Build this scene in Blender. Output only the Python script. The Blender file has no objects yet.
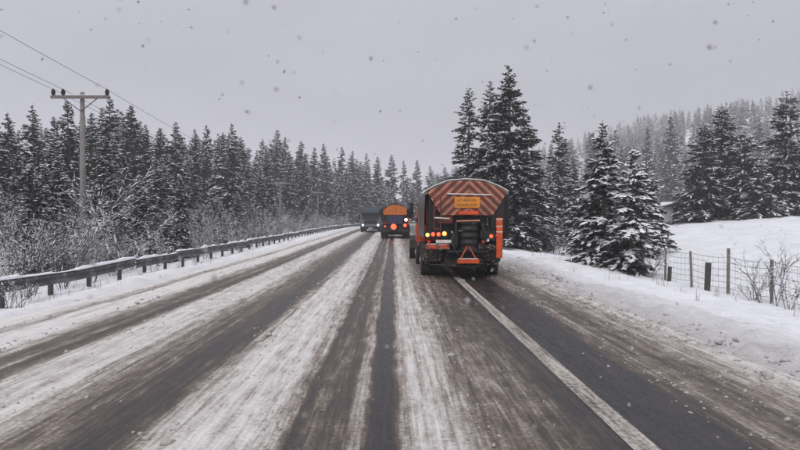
import bpy, bmesh, math, random
import numpy as np
from mathutils import Vector, Matrix, noise as mnoise

random.seed(7)
PI = math.pi
scene = bpy.context.scene
col = scene.collection

# ------------------------------------------------------------------ camera
F_PX, VPU, VPV, CAM_H = 580.0, 393.0, 220.0, 1.85     # focal length and vanishing point in photo pixels
cam_data = bpy.data.cameras.new("camera")
cam_data.sensor_width = 36.0
cam_data.lens = F_PX / 800.0 * 36.0
cam_data.clip_start = 0.05
cam_data.clip_end = 3000
cam = bpy.data.objects.new("camera", cam_data)
col.objects.link(cam)
cam.location = (0, 0, CAM_H)
cam.rotation_euler = (PI / 2 - (225 - VPV) / F_PX, 0, -(400 - VPU) / F_PX)
scene.camera = cam
cam_data.dof.use_dof = True           # small phone lens focused down the road: flakes close to it go soft
cam_data.dof.focus_distance = 22.0
cam_data.dof.aperture_fstop = 3.4

# ------------------------------------------------------------------ world, sun, exposure
SUN_EL, SUN_AZ = math.radians(48), math.radians(200)
world = bpy.data.worlds.new("World")
scene.world = world
world.use_nodes = True
wn, wl = world.node_tree.nodes, world.node_tree.links
wn.clear()
w_out = wn.new("ShaderNodeOutputWorld")
w_bg = wn.new("ShaderNodeBackground")
w_sky = wn.new("ShaderNodeTexSky")
w_sky.sky_type = 'NISHITA'
w_sky.sun_disc = False
w_sky.sun_elevation = SUN_EL
w_sky.sun_rotation = SUN_AZ
w_sky.dust_density = 6.0
w_sky.air_density = 1.5
# overcast layer: even cloud, faintly mottled, unseen zenith raised to light up the snow
w_tc = wn.new("ShaderNodeTexCoord")
w_sep = wn.new("ShaderNodeSeparateXYZ")
wl.new(w_tc.outputs["Generated"], w_sep.inputs[0])
w_map = wn.new("ShaderNodeMapRange")
w_map.inputs["From Min"].default_value = 0.0
w_map.inputs["From Max"].default_value = 1.0
w_map.inputs["To Min"].default_value = 4.3
w_map.inputs["To Max"].default_value = 11.5
w_pow = wn.new("ShaderNodeMath"); w_pow.operation = 'POWER'; w_pow.use_clamp = True
w_pow.inputs[1].default_value = 2.0
w_abs = wn.new("ShaderNodeMath"); w_abs.operation = 'MAXIMUM'; w_abs.inputs[1].default_value = 0.0
wl.new(w_sep.outputs["Z"], w_abs.inputs[0]); wl.new(w_abs.outputs[0], w_pow.inputs[0])
wl.new(w_pow.outputs[0], w_map.inputs["Value"])
w_vm = wn.new("ShaderNodeMapping")
w_vm.inputs["Scale"].default_value = (1.6, 1.6, 4.5)
wl.new(w_tc.outputs["Generated"], w_vm.inputs[0])
w_no = wn.new("ShaderNodeTexNoise")
w_no.inputs["Scale"].default_value = 1.5
w_no.inputs["Detail"].default_value = 6
wl.new(w_vm.outputs[0], w_no.inputs["Vector"])
w_nm = wn.new("ShaderNodeMapRange")
w_nm.inputs["From Min"].default_value = 0.3
w_nm.inputs["From Max"].default_value = 0.7
w_nm.inputs["To Min"].default_value = 0.90
w_nm.inputs["To Max"].default_value = 1.10
wl.new(w_no.outputs["Fac"], w_nm.inputs["Value"])
w_mul = wn.new("ShaderNodeMath"); w_mul.operation = 'MULTIPLY'
wl.new(w_map.outputs[0], w_mul.inputs[0]); wl.new(w_nm.outputs[0], w_mul.inputs[1])
w_col = wn.new("ShaderNodeVectorMath"); w_col.operation = 'SCALE'
w_col.inputs[0].default_value = (0.965, 0.960, 1.065)
wl.new(w_mul.outputs[0], w_col.inputs["Scale"])
w_mix = wn.new("ShaderNodeMix"); w_mix.data_type = 'RGBA'
w_mix.inputs["Factor"].default_value = 0.94
wl.new(w_sky.outputs[0], w_mix.inputs["A"])
wl.new(w_col.outputs[0], w_mix.inputs["B"])
wl.new(w_mix.outputs["Result"], w_bg.inputs["Color"])
w_bg.inputs["Strength"].default_value = 0.09
wl.new(w_bg.outputs[0], w_out.inputs["Surface"])

sun_data = bpy.data.lights.new("sun", 'SUN')
sun_data.energy = 1.5
sun_data.angle = math.radians(40)
sun_data.color = (1.0, 0.975, 0.95)
sun = bpy.data.objects.new("sun", sun_data)
col.objects.link(sun)
sdir = Vector((math.sin(SUN_AZ) * math.cos(SUN_EL), math.cos(SUN_AZ) * math.cos(SUN_EL), math.sin(SUN_EL)))
sun.rotation_euler = sdir.to_track_quat('Z', 'Y').to_euler()

scene.view_settings.view_transform = 'Standard'
scene.view_settings.look = 'None'
scene.view_settings.gamma = 1.0
scene.view_settings.use_curve_mapping = False
scene.view_settings.exposure = 0.20
scene.render.engine = 'CYCLES'
scene.cycles.use_denoising = True
scene.cycles.max_bounces = 6
scene.cycles.diffuse_bounces = 3
scene.cycles.glossy_bounces = 3
scene.cycles.transmission_bounces = 4
scene.cycles.volume_bounces = 1
scene.cycles.caustics_reflective = False
scene.cycles.caustics_refractive = False
HAZE_DENSITY = 0.0012

# ------------------------------------------------------------------ terrain functions
def px(u, d):                       # sideways position of photo column u at distance d
    return (u - VPU) / F_PX * d
def pz(v, d):                       # height of photo row v at distance d
    return CAM_H + (VPV - v) / F_PX * d

def cxa(y):                         # road axis: straight, then bending to the right
    y = np.asarray(y, float)
    t = np.clip(y - 85, 0, 115)
    return 0.003 * t * t + np.clip(y - 200, 0, None) * 0.69
def zra(y):                         # the road climbs gently
    y = np.clip(np.asarray(y, float), -50, 230)
    return 0.007 * 0.5 * (np.sqrt((y - 20) ** 2 + 60) + (y - 20)) - 0.003
GS = [-400, -150, -80, -45, -28, -20, -13, -11, -9.8, -9.0, -7.2, -6.95, -6.6, 4.35, 4.6, 5.1, 5.8, 7.5, 9.5, 11, 13, 18, 24, 30, 60, 400]
GZ = [ 26,   13,   6.5, 2.6, 0.2, -.7, -.8, -.5, -.22, -.18, -.01, .0, -.07, -.07, .0, .05, .04, -.06, -.36, -.6, -.5, .25, 1.35, 1.85, 2.1, 3]
def gza(x, y):
    x = np.asarray(x, float); y = np.asarray(y, float)
    s = x - cxa(y)
    z = zra(y) + np.interp(s, GS, GZ)
    p = 0.85 * x + 0.22 * np.minimum(y, 450)
    t = np.clip((p - 90) / 230, 0, 1)
    e = np.clip((x - 225) / 80, 0, 1)
    return z + 72 * t * t * (3 - 2 * t) * (1 - 0.8 * e * e * (3 - 2 * e))
def gz(x, y):
    return float(gza(x, y))

# ------------------------------------------------------------------ helpers
def link(o, parent=None):
    col.objects.link(o)
    if parent is not None:
        o.parent = parent
    return o
def empty(name, loc, rz=0.0):
    o = bpy.data.objects.new(name, None)
    o.empty_display_size = 0.2
    o.location = loc
    o.rotation_euler = (0, 0, rz)
    return link(o)
def tag(o, label=None, cat=None, group=None, kind=None):
    if label: o["label"] = label
    if cat: o["category"] = cat
    if group: o["group"] = group
    if kind: o["kind"] = kind
    return o
def obj(name, bm, mat, parent=None, smooth=False):
    me = bpy.data.meshes.new(name)
    bm.normal_update()
    bm.to_mesh(me); bm.free()
    for m in (mat if isinstance(mat, (list, tuple)) else [mat]):
        me.materials.append(m)
    if smooth:
        me.polygons.foreach_set("use_smooth", [True] * len(me.polygons))
    return link(bpy.data.objects.new(name, me), parent)
def copy_tree(o, parent=None):
    c = o.copy()
    col.objects.link(c)
    c.parent = parent
    for ch in o.children:
        copy_tree(ch, c)
    return c
def np_mesh(name, verts, quads, tris, qmat, tmat, mats):
    """mesh from numpy arrays of quads (n,4) and triangles (m,3)"""
    me = bpy.data.meshes.new(name)
    nq, nt = len(quads), len(tris)
    me.vertices.add(len(verts)); me.vertices.foreach_set("co", np.asarray(verts, np.float32).ravel())
    loops = np.concatenate([np.asarray(quads, np.int32).ravel(), np.asarray(tris, np.int32).ravel()])
    me.loops.add(len(loops)); me.loops.foreach_set("vertex_index", loops)
    me.polygons.add(nq + nt)
    starts = np.concatenate([np.arange(nq) * 4, nq * 4 + np.arange(nt) * 3]).astype(np.int32)
    me.polygons.foreach_set("loop_start", starts)
    me.polygons.foreach_set("material_index", np.concatenate([qmat, tmat]).astype(np.int32))
    for m in mats: me.materials.append(m)
    me.update(calc_edges=True)
    return me

def bx(bm, x0, x1, y0, y1, z0, z1, bev=0.0, rot=None):
    m = Matrix.Translation(((x0 + x1) / 2, (y0 + y1) / 2, (z0 + z1) / 2))
    if rot is not None: m = m @ rot
    r = bmesh.ops.create_cube(bm, size=1.0, matrix=m @ Matrix.Diagonal((x1 - x0, y1 - y0, z1 - z0, 1)))
    if bev > 0:
        es = set()
        for v in r["verts"]:
            es.update(v.link_edges)
        bmesh.ops.bevel(bm, geom=list(es), offset=bev, segments=2, affect='EDGES', clamp_overlap=True)
    return bm
def box(name, x0, x1, y0, y1, z0, z1, mat, parent, bev=0.012):
    return obj(name, bx(bmesh.new(), x0, x1, y0, y1, z0, z1, bev), mat, parent)
def tube(bm, pts, r, seg=8, cap=True):
    pts = [Vector(p) for p in pts]
    rs = r if isinstance(r, (list, tuple)) else [r] * len(pts)
    rings = []
    for i, p in enumerate(pts):
        d = (pts[min(i + 1, len(pts) - 1)] - pts[max(i - 1, 0)]).normalized()
        a = Vector((0, 0, 1)) if abs(d.z) < 0.9 else Vector((1, 0, 0))
        u = d.cross(a).normalized(); w = d.cross(u)
        rings.append([bm.verts.new(p + (u * math.cos(2 * PI * k / seg) + w * math.sin(2 * PI * k / seg)) * rs[i]) for k in range(seg)])
    for a, b in zip(rings, rings[1:]):
        for k in range(seg):
            bm.faces.new((a[k], a[(k + 1) % seg], b[(k + 1) % seg], b[k]))
    if cap:
        bm.faces.new(rings[0][::-1]); bm.faces.new(rings[-1])
    bmesh.ops.recalc_face_normals(bm, faces=bm.faces[:])
    return bm
def lathe(bm, prof, origin, axis='X', seg=28):
    """revolve (axial, radius) pairs about an axis through origin"""
    o = Vector(origin); rings = []
    for a, r in prof:
        ring = []
        for k in range(seg):
            c, s = math.cos(2 * PI * k / seg) * r, math.sin(2 * PI * k / seg) * r
            v = {'X': (a, c, s), 'Y': (c, a, s), 'Z': (c, s, a)}[axis]
            ring.append(bm.verts.new(o + Vector(v)))
        rings.append(ring)
    for a, b in zip(rings, rings[1:]):
        for k in range(seg):
            bm.faces.new((a[k], a[(k + 1) % seg], b[(k + 1) % seg], b[k]))
    bm.faces.new(rings[0][::-1]); bm.faces.new(rings[-1])
    bmesh.ops.recalc_face_normals(bm, faces=bm.faces[:])
    return bm
def prism(bm, poly, y0, y1, bev=0.0):
    """extrude an (x, z) outline along y"""
    a = [bm.verts.new((x, y0, z)) for x, z in poly]
    b = [bm.verts.new((x, y1, z)) for x, z in poly]
    n = len(poly)
    fs = [bm.faces.new(a), bm.faces.new(b[::-1])]
    for k in range(n):
        fs.append(bm.faces.new((a[k], b[k], b[(k + 1) % n], a[(k + 1) % n])))
    bmesh.ops.recalc_face_normals(bm, faces=fs)
    if bev > 0:
        es = set()
        for f in fs: es.update(f.edges)
        bmesh.ops.bevel(bm, geom=list(es), offset=bev, segments=2, affect='EDGES', clamp_overlap=True)
    return bm
def clip(poly, a, b, c):
    """keep the part of a convex polygon where a*x + b*z <= c"""
    out = []
    for i, p in enumerate(poly):
        q = poly[(i + 1) % len(poly)]
        dp, dq = a * p[0] + b * p[1] - c, a * q[0] + b * q[1] - c
        if dp <= 0: out.append(p)
        if dp * dq < 0:
            t = dp / (dp - dq)
            out.append((p[0] + (q[0] - p[0]) * t, p[1] + (q[1] - p[1]) * t))
    return out

# ------------------------------------------------------------------ materials
def new_mat(name):
    m = bpy.data.materials.new(name); m.use_nodes = True
    nt = m.node_tree
    return m, nt, nt.nodes["Principled BSDF"]
def N(nt, kind, **kw):
    n = nt.nodes.new(kind)
    for k, v in kw.items():
        if k in n.inputs.keys() if hasattr(n.inputs, "keys") else False: n.inputs[k].default_value = v
        else: setattr(n, k, v)
    return n
def ramp(nt, stops, src):
    r = nt.nodes.new("ShaderNodeValToRGB"); e = r.color_ramp.elements
    e[0].position, e[0].color = stops[0][0], (*stops[0][1], 1)
    e[1].position, e[1].color = stops[-1][0], (*stops[-1][1], 1)
    for p, c in stops[1:-1]:
        k = e.new(p); k.color = (*c, 1)
    nt.links.new(src, r.inputs[0])
    return r.outputs["Color"]
def noise_tex(nt, scale, detail=4, rough=0.55, vec=None, mscale=None):
    n = nt.nodes.new("ShaderNodeTexNoise")
    n.inputs["Scale"].default_value = scale; n.inputs["Detail"].default_value = detail
    n.inputs["Roughness"].default_value = rough
    if vec is not None:
        if mscale is not None:
            mp = nt.nodes.new("ShaderNodeMapping"); mp.inputs["Scale"].default_value = mscale
            nt.links.new(vec, mp.inputs[0]); vec = mp.outputs[0]
        nt.links.new(vec, n.inputs["Vector"])
    return n.outputs["Fac"]
def math_n(nt, op, a, b=None, clampv=False):
    n = nt.nodes.new("ShaderNodeMath"); n.operation = op; n.use_clamp = clampv
    for i, v in enumerate((a, b)):
        if v is None: continue
        if isinstance(v, (int, float)): n.inputs[i].default_value = v
        else: nt.links.new(v, n.inputs[i])
    return n.outputs[0]
def mix_c(nt, fac, a, b):
    n = nt.nodes.new("ShaderNodeMix"); n.data_type = 'RGBA'
    for k, v in (("Factor", fac), ("A", a), ("B", b)):
        if isinstance(v, (int, float)): n.inputs[k].default_value = v
        elif isinstance(v, tuple): n.inputs[k].default_value = (*v, 1)
        else: nt.links.new(v, n.inputs[k])
    return n.outputs["Result"]
def bump(nt, bsdf, height, strength=0.4, dist=0.02):
    b = nt.nodes.new("ShaderNodeBump"); b.inputs["Strength"].default_value = strength
    b.inputs["Distance"].default_value = dist
    nt.links.new(height, b.inputs["Height"]); nt.links.new(b.outputs[0], bsdf.inputs["Normal"])

def dirty(name, c, dirt=(0.09, 0.08, 0.07), amount=0.5, rough=0.5, metal=0.0, scale=3.0):
    """paint or plastic with splashed road grime"""
    m, nt, b = new_mat(name)
    tc = nt.nodes.new("ShaderNodeTexCoord").outputs["Object"]
    n1 = noise_tex(nt, scale, 6, 0.65, tc); n2 = noise_tex(nt, scale * 9, 3, 0.6, tc)
    f = math_n(nt, 'ADD', math_n(nt, 'MULTIPLY', n1, 0.7), math_n(nt, 'MULTIPLY', n2, 0.3))
    mr = nt.nodes.new("ShaderNodeMapRange")
    mr.inputs["From Min"].default_value = 0.62 - 0.42 * amount; mr.inputs["From Max"].default_value = 0.85 - 0.3 * amount
    mr.inputs["To Max"].default_value = min(1, 0.45 + 0.5 * amount)
    nt.links.new(f, mr.inputs["Value"])
    nt.links.new(mix_c(nt, mr.outputs[0], c, dirt), b.inputs["Base Color"])
    b.inputs["Roughness"].default_value = rough; b.inputs["Metallic"].default_value = metal
    bump(nt, b, n2, 0.12, 0.01)
    return m
def lamp_mat(name, c, strength):
    m, nt, b = new_mat(name)
    b.inputs["Base Color"].default_value = (*c, 1); b.inputs["Roughness"].default_value = 0.25
    b.inputs["Emission Color"].default_value = (*c, 1); b.inputs["Emission Strength"].default_value = strength
    return m

def make_snow(name, c=(0.80, 0.81, 0.84), bscale=18.0, strength=0.35):
    m, nt, b = new_mat(name)
    tc = nt.nodes.new("ShaderNodeTexCoord").outputs["Object"]
    n1 = noise_tex(nt, bscale, 5, 0.6, tc)
    n2 = noise_tex(nt, 1.2, 4, 0.6, tc)
    nt.links.new(ramp(nt, [(0.3, tuple(v * 0.9 for v in c)), (0.7, c)], n2), b.inputs["Base Color"])
    b.inputs["Roughness"].default_value = 0.75
    bump(nt, b, n1, strength, 0.03)
    return m
M_SNOW = make_snow("snow_clump")
M_SNOWBR = make_snow("snow_on_branches", (0.82, 0.83, 0.86), 30, 0.3)

# snowfield: clean snow, dirtied by spray beside the road, grass tips showing through in places
M_GROUND, nt, b = new_mat("snowfield")
tc = nt.nodes.new("ShaderNodeTexCoord").outputs["Object"]
at = nt.nodes.new("ShaderNodeAttribute"); at.attribute_name = "road_s"
n_big = noise_tex(nt, 0.9, 5, 0.6, tc); n_mid = noise_tex(nt, 4.0, 5, 0.65, tc); n_fine = noise_tex(nt, 26, 4, 0.6, tc)
n_str = noise_tex(nt, 1.0, 4, 0.6, tc, (3.0, 0.35, 1))
sw = math_n(nt, 'ADD', at.outputs["Fac"], math_n(nt, 'MULTIPLY', math_n(nt, 'SUBTRACT', n_mid, 0.5), 1.4))
sw = math_n(nt, 'ADD', sw, math_n(nt, 'MULTIPLY', math_n(nt, 'SUBTRACT', n_str, 0.5), 1.2))
snow_c = ramp(nt, [(0.3, (0.70, 0.71, 0.74)), (0.6, (0.82, 0.83, 0.86))], n_big)
mr = nt.nodes.new("ShaderNodeMapRange")      # right-hand spray
mr.inputs["From Min"].default_value = 4.2; mr.inputs["From Max"].default_value = 6.4
mr.inputs["To Min"].default_value = 0.85; mr.inputs["To Max"].default_value = 0.0
nt.links.new(sw, mr.inputs["Value"])
ml = nt.nodes.new("ShaderNodeMapRange")      # left-hand spray
ml.inputs["From Min"].default_value = -8.2; ml.inputs["From Max"].default_value = -6.6
ml.inputs["To Min"].default_value = 0.0; ml.inputs["To Max"].default_value = 0.40
nt.links.new(sw, ml.inputs["Value"])
d_r = math_n(nt, 'MULTIPLY', mr.outputs[0], math_n(nt, 'GREATER_THAN', at.outputs["Fac"], 0.0))
d_l = math_n(nt, 'MULTIPLY', ml.outputs[0], math_n(nt, 'LESS_THAN', at.outputs["Fac"], 0.0))
dirt_f = math_n(nt, 'ADD', d_r, d_l, True)
c1 = mix_c(nt, dirt_f, snow_c, (0.30, 0.275, 0.255))
gr = nt.nodes.new("ShaderNodeMapRange")
gr.inputs["From Min"].default_value = 0.64; gr.inputs["From Max"].default_value = 0.72; gr.inputs["To Max"].default_value = 0.7
nt.links.new(n_mid, gr.inputs["Value"])
nt.links.new(mix_c(nt, gr.outputs[0], c1, (0.16, 0.14, 0.11)), b.inputs["Base Color"])
b.inputs["Roughness"].default_value = 0.8
bump(nt, b, math_n(nt, 'ADD', n_mid, math_n(nt, 'MULTIPLY', n_fine, 0.5)), 0.8, 0.10)

# road: bare wet asphalt in the wheel tracks, slush, and packed snow between
COVER = [(-7.2, .95), (-6.75, .95), (-6.5, .70), (-6.35, .62), (-6.2, .9), (-5.6, .93), (-5.42, .74), (-5.15, .46), (-4.95, .42),
         (-4.85, .56), (-4.68, .26), (-4.5, .48), (-4.36, .90), (-3.6, .93), (-3.42, .68), (-3.15, .52), (-2.85, .44), (-2.5, .26),
         (-2.27, .24), (-2.14, .48), (-2.02, .60), (-1.92, .86), (-1.7, .93), (-1.22, .92), (-1.10, .74), (-.96, .62), (-.88, .27), (-.70, .46),
         (-.52, .32), (-.40, .60), (-.30, .62), (-.25, .16), (-.02, .14), (.05, .62), (.2, .84), (.5, .80), (.7, .58),
         (1.0, .46), (1.45, .40), (1.8, .25), (1.9, .18), (2.3, .10), (2.85, .12), (2.98, .36), (3.2, .52), (3.5, .40),
         (3.8, .56), (4.1, .64), (4.35, .80), (4.8, .90)]
S0, S1 = -7.2, 4.8
M_ROAD, nt, b = new_mat("slushy_asphalt")
uvn = nt.nodes.new("ShaderNodeUVMap"); uvn.uv_map = "road"
sep = nt.nodes.new("ShaderNodeSeparateXYZ"); nt.links.new(uvn.outputs[0], sep.inputs[0])
uv = uvn.outputs[0]
wander = noise_tex(nt, 1.0, 3, 0.5, uv, (0.35, 0.09, 1))
ragged = noise_tex(nt, 1.0, 4, 0.65, uv, (2.5, 0.9, 1))
streak = noise_tex(nt, 1.0, 5, 0.62, uv, (9.0, 0.22, 1))
fine_s = noise_tex(nt, 1.0, 4, 0.6, uv, (30.0, 1.3, 1))
grain = noise_tex(nt, 22.0, 5, 0.7, uv)
lumps = noise_tex(nt, 1.0, 5, 0.65, uv, (5.0, 2.2, 1))
s_p = math_n(nt, 'ADD', sep.outputs[0], math_n(nt, 'MULTIPLY', math_n(nt, 'SUBTRACT', wander, 0.5), 0.34))
s_p = math_n(nt, 'ADD', s_p, math_n(nt, 'MULTIPLY', math_n(nt, 'SUBTRACT', ragged, 0.5), 0.16))
s_n = math_n(nt, 'DIVIDE', math_n(nt, 'SUBTRACT', s_p, S0), S1 - S0, True)
fc = nt.nodes.new("ShaderNodeFloatCurve"); cv = fc.mapping.curves[0]
pts = [((s - S0) / (S1 - S0), c if c < .7 or s < -5.5 else .7 + (c - .7) * .55) for s, c in COVER]
cv.points[0].location = pts[0]; cv.points[-1].location = pts[-1]
for p in pts[1:-1]: cv.points.new(*p)
for p in cv.points: p.handle_type = 'VECTOR'
fc.mapping.update()
nt.links.new(s_n, fc.inputs["Value"])
cval = fc.outputs[0]
for src, k in ((streak, 0.72), (fine_s, 0.55), (grain, 0.62), (lumps, 0.55)):
    cval = math_n(nt, 'ADD', cval, math_n(nt, 'MULTIPLY', math_n(nt, 'SUBTRACT', src, 0.5), k))
nt.links.new(ramp(nt, [(0.0, (.017, .016, .017)), (0.2, (.034, .031, .031)), (0.38, (.078, .061, .050)), (0.52, (.165, .138, .115)),
                       (0.66, (.32, .288, .26)), (0.82, (.52, .50, .48)), (1.0, (.66, .645, .63))], cval), b.inputs["Base Color"])
rr = nt.nodes.new("ShaderNodeMapRange")
rr.inputs["From Min"].default_value = 0.1; rr.inputs["From Max"].default_value = 0.6
rr.inputs["To Min"].default_value = 0.27; rr.inputs["To Max"].default_value = 0.85
nt.links.new(cval, rr.inputs["Value"]); nt.links.new(rr.outputs[0], b.inputs["Roughness"])
b.inputs["Specular IOR Level"].default_value = 0.4
bump(nt, b, math_n(nt, 'ADD', cval, math_n(nt, 'MULTIPLY', grain, 0.25)), 0.55, 0.03)

# worn road paint
M_PAINT, nt, b = new_mat("worn_road_paint")
uvn = nt.nodes.new("ShaderNodeUVMap"); uvn.uv_map = "road"
n1 = noise_tex(nt, 1.0, 5, 0.65, uvn.outputs[0], (14, 0.6, 1)); n2 = noise_tex(nt, 16.0, 5, 0.7, uvn.outputs[0])
f = math_n(nt, 'ADD', math_n(nt, 'MULTIPLY', n1, 0.55), math_n(nt, 'MULTIPLY', n2, 0.45))
nt.links.new(ramp(nt, [(0.32, (.60, .57, .52)), (0.46, (.38, .35, .31)), (0.53, (.20, .178, .155)), (0.59, (.06, .052, .047))], f), b.inputs["Base Color"])
b.inputs["Roughness"].default_value = 0.6
bump(nt, b, n2, 0.3, 0.01)

def foliage(name, a, c2):
    m, nt, b = new_mat(name)
    oi = nt.nodes.new("ShaderNodeObjectInfo")
    tc = nt.nodes.new("ShaderNodeTexCoord").outputs["Object"]
    n = noise_tex(nt, 1.7, 4, 0.6, tc)
    f = math_n(nt, 'ADD', math_n(nt, 'MULTIPLY', n, 0.8), math_n(nt, 'MULTIPLY', oi.outputs["Random"], 0.25))
    nt.links.new(ramp(nt, [(0.3, a), (0.75, c2)], f), b.inputs["Base Color"])
    b.inputs["Roughness"].default_value = 0.75
    return m
M_NEEDLE = foliage("spruce_needles", (.013, .017, .015), (.036, .039, .032))
M_BARK = dirty("bark", (.075, .06, .05), (.16, .15, .145), 0.4, 0.9, 0, 5)
M_TWIG = dirty("bare_twigs", (.055, .046, .042), (.12, .105, .098), 0.5, 0.9, 0, 6)
M_WOOD = dirty("weathered_wood", (.17, .15, .135), (.075, .065, .06), 0.45, 0.85, 0, 6)
M_DARKWOOD = dirty("dark_wood", (.05, .043, .04), (.10, .09, .085), 0.4, 0.85, 0, 6)
M_POLE = dirty("pole_wood", (.20, .185, .175), (.10, .09, .085), 0.45, 0.85, 0, 2.5)
M_STEEL = dirty("galvanised_steel", (.055, .053, .055), (.03, .027, .025), 0.55, 0.6, 0.3, 3)
M_RAIL = dirty("snow_spattered_rail", (.042, .040, .041), (.50, .50, .52), 0.34, 0.6, 0.0, 2.2)
M_WIRE = dirty("wire", (.06, .06, .065), (.10, .09, .085), 0.3, 0.6, 0.6, 6)
M_RED = dirty("red_stripe", (.26, .030, .015), (.045, .026, .021), 0.8, 0.5, 0, 4)
M_PALE = dirty("pale_stripe", (.66, .27, .17), (.15, .07, .045), 0.78, 0.5, 0, 4)
M_ORANGE = dirty("orange_paint", (.78, .10, .014), (.09, .034, .020), 0.62, 0.45, 0, 3)
M_AMBER = dirty("amber_sign", (.74, .26, .02), (.26, .11, .03), 0.45, 0.5, 0, 5)
M_BLACK = dirty("black_steel", (.009, .009, .010), (.034, .030, .028), 0.5, 0.55, 0.2, 3)
M_RUBBER = dirty("tyre_rubber", (.016, .016, .017), (.085, .078, .072), 0.55, 0.85, 0, 5)
M_GREY = dirty("grey_tarpaulin", (.25, .25, .265), (.10, .09, .085), 0.6, 0.7, 0, 2.5)
M_BTARP = dirty("black_tarpaulin", (.022, .022, .026), (.06, .055, .052), 0.4, 0.7, 0, 3)
M_CHROME = dirty("dull_metal", (.42, .40, .39), (.14, .125, .115), 0.45, 0.45, 0.6, 4)
M_WHITEP = dirty("white_paint", (.66, .64, .62), (.24, .215, .195), 0.4, 0.5, 0, 5)
M_BLUE = dirty("blue_grey_paint", (.075, .105, .135), (.10, .095, .09), 0.4, 0.4, 0, 2.5)
M_TEAL = dirty("slate_paint", (.11, .15, .175), (.12, .115, .11), 0.4, 0.45, 0, 2.5)
M_NAVY = dirty("navy_paint", (.022, .026, .085), (.06, .055, .055), 0.35, 0.45, 0, 3)
M_GLASS, nt, b = new_mat("dark_glass")
b.inputs["Base Color"].default_value = (.03, .035, .04, 1); b.inputs["Roughness"].default_value = 0.08
M_L_RED = lamp_mat("red_lamp", (1.0, .07, .025), 2.6)
M_L_AMB = lamp_mat("amber_lamp", (1.0, .36, .09), 2.0)
M_L_WHT = lamp_mat("white_lamp", (1.0, .88, .70), 2.6)
M_REFL = dirty("red_reflector", (.62, .035, .02), (.17, .05, .04), 0.3, 0.3, 0, 5)
M_SHED = dirty("shed_boards", (.52, .52, .53), (.30, .29, .29), 0.4, 0.8, 0, 3)

# ------------------------------------------------------------------ ground
def stretch(parts):
    out = []
    for a, b_, n in parts:
        out += list(np.linspace(a, b_, n, endpoint=False))
    return np.array(out + [parts[-1][1]])
gs = stretch([(-600, -150, 10), (-150, -30, 30), (-30, -11, 40), (-11, -7.3, 34), (-7.3, -6.5, 10), (-6.5, 4.2, 10), (4.2, 6.5, 34),
              (6.5, 13, 44), (13, 40, 54), (40, 400, 70), (400, 900, 10)])
gy = stretch([(-60, 0, 12), (0, 4, 14), (4, 34, 190), (34, 70, 110), (70, 140, 70), (140, 540, 70), (540, 1500, 12)])
G_S, G_Y = np.meshgrid(gs, gy)
G_X = G_S + cxa(G_Y) * np.exp(-np.abs(G_S) / 120.0)
G_Z = gza(G_X, G_Y)
rel_s = G_X - cxa(G_Y)
nv = G_X.size
nz = np.empty(nv)
fx, fy, fs = G_X.ravel(), G_Y.ravel(), rel_s.ravel()
for i in range(nv):
    x, y, s = fx[i], fy[i], fs[i]
    if -6.75 < s < 4.4:
        nz[i] = 0; continue
    if y > 150 or abs(s) > 60:
        nz[i] = 0.8 * mnoise.noise((x * 0.03, y * 0.03, 2.1)); continue
    edge = min(1.0, max(s - 4.4, -6.75 - s) / 0.9)
    a = 0.16 * mnoise.noise((x * 0.28, y * 0.22, 0.3)) + 0.075 * mnoise.noise((x * 1.1, y * 0.8, 4.4)) + 0.05 * mnoise.noise((x * 3.1, y * 2.6, 9.0)) + 0.03 * mnoise.noise((x * 7.1, y * 5.6, 2.0))
    heap = 0.0
    if 4.4 < s < 6.2:      # windrow thrown up by the plough
        heap = 0.05 * max(0, math.sin((s - 4.4) / 1.8 * PI)) * (0.3 + 2.2 * abs(mnoise.noise((x * 2.6, y * 1.9, 7.7))) + 1.6 * abs(mnoise.noise((x * 6, y * 5, 1.7))))
    if -8.6 < s < -6.9:
        heap = 0.08 * max(0, math.sin((s + 8.6) / 1.7 * PI)) * (0.5 + 1.4 * abs(mnoise.noise((x * 1.8, y * 0.9, 3.7))))
    nz[i] = a * edge + heap
G_Z = G_Z.ravel() + nz
nyc, nxc = len(gy), len(gs)
idx = np.arange(nv).reshape(nyc, nxc)
quads = np.stack([idx[:-1, :-1], idx[:-1, 1:], idx[1:, 1:], idx[1:, :-1]], -1).reshape(-1, 4)
me = np_mesh("ground", np.stack([fx, fy, G_Z], 1), quads, np.zeros((0, 3), int), np.zeros(len(quads)), np.zeros(0), [M_GROUND])
at = me.attributes.new("road_s", 'FLOAT', 'POINT'); at.data.foreach_set("value", fs.astype(np.float32))
me.polygons.foreach_set("use_smooth", [True] * len(me.polygons))
tag(link(bpy.data.objects.new("ground", me)), kind="structure")

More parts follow.
